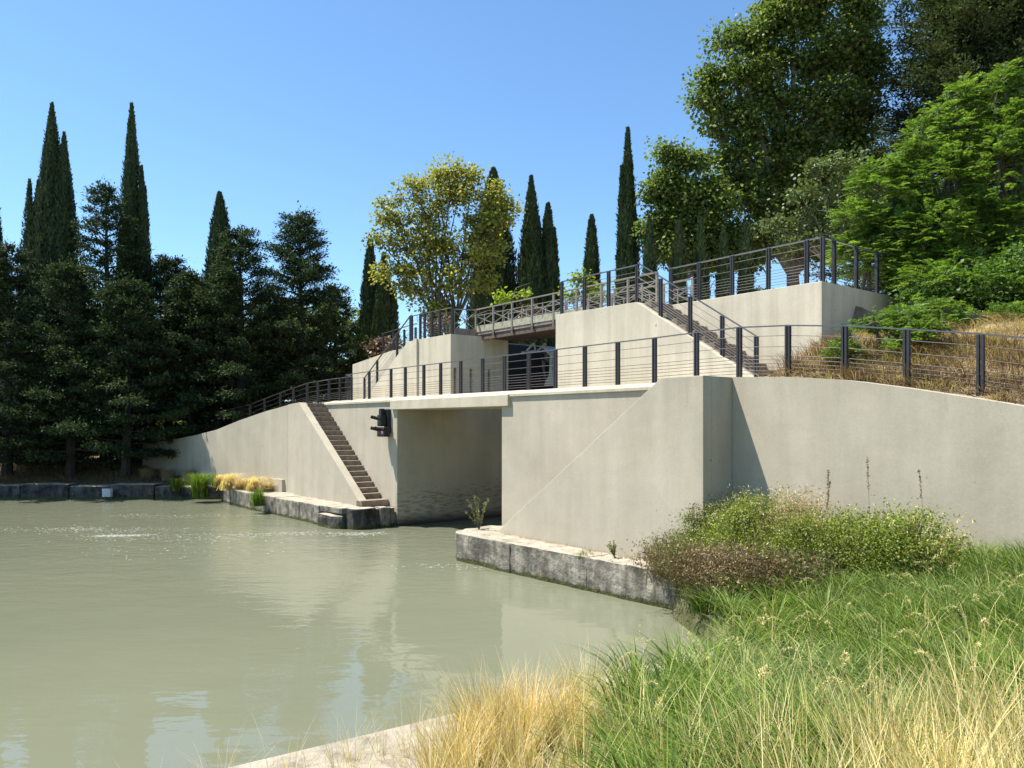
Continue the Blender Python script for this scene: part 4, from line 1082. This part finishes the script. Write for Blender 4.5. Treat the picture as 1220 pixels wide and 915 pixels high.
twiggy(-7.6, 10.1, .85, .9, 'dry brown bush in front of the yellow-green bushes', 1300, 62)
twiggy(-7.9, 10.6, .7, 1.15, 'loose green weed behind the dry brown bush', 800, 71, 'greenbush')
twiggy(-6.9, 10.5, .7, 1.25, 'loose green weed behind the dry reddish bush', 800, 72, 'greenbush')
twiggy(-5.6, 10.9, .8, 1.25, 'loose pale weed stems standing over the middle green bush', 350, 73, 'weed')
twiggy(-7.3, 11.0, .8, 1.75, 'tall thin dry stems standing over the left green bush', 260, 74, 'drytan')
twiggy(-4.9, 10.8, .7, 1.2, 'tall thin dry stems at the right end of the green bushes', 140, 75, 'straw')
twiggy(-7.2, 10.2, .7, 1.0, 'tan dead weeds among the brown bushes', 1200, 68, 'drytan')
twiggy(-6.6, 10.1, .8, .9, 'dry reddish bush next to the bright green sedge', 1700, 63)
twiggy(-6.2, 10.2, .6, .9, 'greenish-brown weeds at the right end of the brown bushes', 900, 69, 'weed')
twiggy(-8.75, 10.75, .5, .95, 'grey-brown twiggy bush at the corner of the ramp wall', 900, 64, 'weed')
twiggy(-6.75, 11.1, .5, 1.6, 'tawny seeding weed rising between the green bushes', 1000, 65, 'drytan')
twiggy(-8.1, 11.3, .5, 1.5, 'wispy grey-green weed in the corner beside the pier', 800, 66, 'weed')
# tall seed stalks against the wall
def stalk(px, topy, s_t, label, seed):
    d = s_t; x = (px - 610) / 900 * d; zb = near_z(x, d); zt = 3.3 + (505 - topy) / 900 * d
    root = empty('seed_stalk', (x, d, zb), label, 'plant')
    rs = np.random.default_rng(seed); lean_ = rs.uniform(-.15, .2)
    MB().tube([(x, d, zb), (x + lean_ * .4, d, (zb + zt) / 2), (x + lean_, d, zt)], [.005, .0035, .0015], 4).build('stem', 'drybrown', root)
    n = 80; f = rs.uniform(.72, 1, n)
    c = np.stack([x + lean_ * f, np.full(n, d), zb + (zt - zb) * f], 1)
    tri_mesh('seed_head', *leaves(c, rs.normal(size=(n, 3)) * .6 + np.array([0, 0, .7]), rs.uniform(.02, .05, n), rs.uniform(.01, .018, n)), 'drybrown', root)
stalk(985, 560, 11.6, 'dark brown dock spike above the bushes by the right wall', 1)
stalk(1038, 545, 11.4, 'tallest thin seed stalk against the right wall', 2)
stalk(1105, 560, 10.8, 'thin bare stalk right of the tallest seed stalk', 3)
stalk(975, 575, 11.8, 'short seed stalk left of the dark brown dock spike', 4)
stalk(818, 600, 13.6, 'thin twig at the base of the ramp wall, left of the bushes', 5)

# tufts growing on the left quay and by the opening
def tuft(x, y, z, label, n, h, b, w, mat, seed, cat='grass tuft', wind=(0, 0), droop=.4):
    rs = np.random.default_rng(seed); az = rs.uniform(0, 2 * PI, n)
    base = np.stack([x + rs.normal(size=n) * .1, y + rs.normal(size=n) * .1, np.full(n, z - .02)], 1)
    lean = np.stack([np.cos(az), np.sin(az)], 1) + np.array(wind); lean /= np.linalg.norm(lean, axis=1, keepdims=True)
    o = tri_mesh('grass_tuft', *blades(base, rs.uniform(.5, 1.1, n) * h, lean, rs.uniform(.2, 1.1, n) * b, np.full(n, w), 5, droop), mat)
    return tag(o, label, cat)
p = W(-31.2, 9.95, 0); q = P(238, 590, 31.8)
tuft(q.x, q.y, .22, 'large arching green grass tuft at the left end of the stair quay', 1000, 1.55, .9, .022, 'grass', 1, droop=.36)
q = P(210, 590, 33.0); tuft(q.x, q.y, .4, 'dim green grass tuft in the shade left of the large arching one', 400, .9, .5, .02, 'grass', 2)
q = P(308, 603, 27.9); tuft(q.x, q.y - .1, .3, 'small green grass tuft growing from the quay face below the stairs', 420, .85, .45, .018, 'grass', 3, droop=.25)
q = P(258, 577, 32.5); tuft(q.x, q.y, .65, 'yellowish tuft between the large green one and the golden grass', 350, .85, .4, .018, 'greenbush', 5)
for i, (x_, d_) in enumerate([(270, 31.0), (286, 30.9), (300, 30.0), (316, 30.0), (260, 32.2)]):
    q = P(x_, 580, d_)
    tuft(q.x, q.y, .6, ['golden drooping grass tuft, second from left by the low left wall', 'golden drooping grass tuft in the middle by the low left wall', 'golden drooping grass tuft, second from right by the low left wall', 'golden drooping grass tuft at the right end by the kerb', 'golden drooping grass tuft at the left end by the low left wall'][i], 330, [1.35, 1.0, 1.25, .8, 1.1][i], [1.6, 1.1, 1.5, 1.2, 1.0][i], .018, 'gold', 10 + i, wind=(1.3, -.6), droop=.6)
for i, (x_, y_, d_) in enumerate([(200, 573, 35), (175, 573, 35.5), (225, 572, 34.5)]):
    q = P(x_, y_, d_); tuft(q.x, q.y, .7, ['dull dry grass tuft in the shade, middle one of three by the low wall', 'dull dry grass tuft in the shade, leftmost by the end of the low wall', 'dull dry grass tuft in the shade, rightmost, nearest the green tufts'][i], 500, .9, .7, .016, 'drytan', 30 + i)
# leafy sprig at the right jamb
def sprig(pt, h, label, seed, mat='weed', stems=7, lf=.06):
    rs = np.random.default_rng(seed); root = empty('weed_plant', pt, label, 'weed'); mb = MB(); parts = []
    for k in range(stems):
        a = rs.uniform(0, 2 * PI); l = rs.uniform(.1, .45) * h; hh = rs.uniform(.5, 1) * h
        tip = Vector(pt) + Vector((math.cos(a) * l, math.sin(a) * l, hh)); mid = Vector(pt).lerp(tip, .5) + Vector((0, 0, .06))
        mb.tube([pt, mid, tip], [.008, .005, .002], 4)
        n = 34; f = rs.uniform(.25, 1, n)[:, None]
        A, B_, C_ = (np.array(list(q)) for q in (pt, mid, tip))
        c = A * (1 - f) ** 2 + 2 * B_ * f * (1 - f) + C_ * f ** 2
        L = rs.uniform(.6, 1.3, n) * lf; parts.append(leaves(c, rs.normal(size=(n, 3)), L, L * .5))
    mb.build('stems', 'bark', root); tri_mesh('foliage', *merge(parts), mat, root)
sprig(W(-15.45, 10.95, .64), .85, 'leafy weed growing beside the right edge of the lock opening', 1, 'weed', 9, .06)
sprig(W(-10.6, 10.8, .64), .38, 'small pale weed on the right quay below the diagonal wall', 2, 'weed', 8, .04)
sprig(W(-9.6, 10.8, .64), .55, 'taller wispy weed on the right quay near the bushes', 3, 'weed', 10, .04)
q = W(-11.1, 10.45, .64); tuft(q.x, q.y, .62, 'tiny green grass tuft at the joint of the right quay', 90, .28, .15, .008, 'grass', 44)
# dry litter along the foot of the diagonal wall
n = 700; s_ = rng.uniform(-14.6, -9.0, n); t_ = 10.98 - np.abs(rng.normal(size=n)) * .05
v, t = blades(np.stack([U.x * s_ + M.x * t_, U.y * s_ + M.y * t_, np.full(n, .63)], 1), rng.uniform(.03, .12, n), unit(rng.normal(size=(n, 2))), rng.uniform(.02, .08, n), np.full(n, .008), 3, .1)
tag(tri_mesh('dry_litter', v, t, 'drytan'), 'line of dry weeds along the foot of the diagonal wall', 'dry weeds', kind='stuff')

# dry grass on the far bank and the right slope
cells = scatter(900, -34, -11.5, 33.9, 38.5, lambda x, y: st_of(x, y)[1] < 11.2 or x < -15)
cells = [c for c in cells if far_in(*c)]
o = tussock_field('dry_bank_grass', cells, 22, .34, .35, .02, 'drybrown', far_z, .5, .3, 3, (0, 0), 90); tag(o, 'brown dry grass on the shaded far bank', 'grass')
def slope_ok(x, y):
    s, t = st_of(x, y); return s > -8.2 and s < 3 and 12.4 < t < 19
cells = scatter(1500, -2, 20, 4, 22, slope_ok)
o = tussock_field('dry_slope_grass', cells, 26, .26, .5, .012, 'drytan', land_z, .35, .45, 3, (-.3, -.3), 91); tag(o, 'tan dry grass covering the slope behind the right railing', 'grass')
cells = scatter(500, -2, 20, 4, 22, lambda x, y: slope_ok(x, y) and st_of(x, y)[1] < 14.5)
o = tussock_field('dry_slope_grass', cells, 30, .42, .4, .009, 'brownbush', land_z, .35, .2, 3, (-.3, -.3), 92); tag(o, 'reddish-brown dead weeds along the right railing', 'weeds')

# foam drifting in the current; the pale flakes also paint in ripple sparkle
rs = np.random.default_rng(5); pts = []
for cx, cy, L, Wd, n in ((-11.6, 22.3, .9, .12, 500), (-13.5, 23.5, 3.5, .35, 500), (-9.5, 21.9, 3.0, .5, 350), (-6.8, 22.6, 2.2, .25, 350), (-12, 27, 3.5, .3, 260), (-4.6, 22.7, 1.0, .2, 350), (-1.5, 17.5, 1.0, .2, 60), (-9, 19.5, 3, .5, 80)):
    x = cx + rs.normal(size=n) * L * .5; pts.append(np.stack([x, cy + rs.normal(size=n) * Wd + .12 * np.sin(x * 1.7), np.full(n, .012)], 1))
c = np.concatenate(pts); m = len(c); a = rs.normal(size=m) * .5
v, t = leaves(c, np.stack([np.cos(a), np.sin(a), np.zeros(m)], 1), rs.uniform(.02, .11, m), rs.uniform(.012, .035, m), flat=None)
v[:, 2] = .012
o = tri_mesh('foam', v, t, 'foam'); tag(o, 'pale streaks of foam and painted ripple sparkle on the far water', 'foam', kind='stuff')
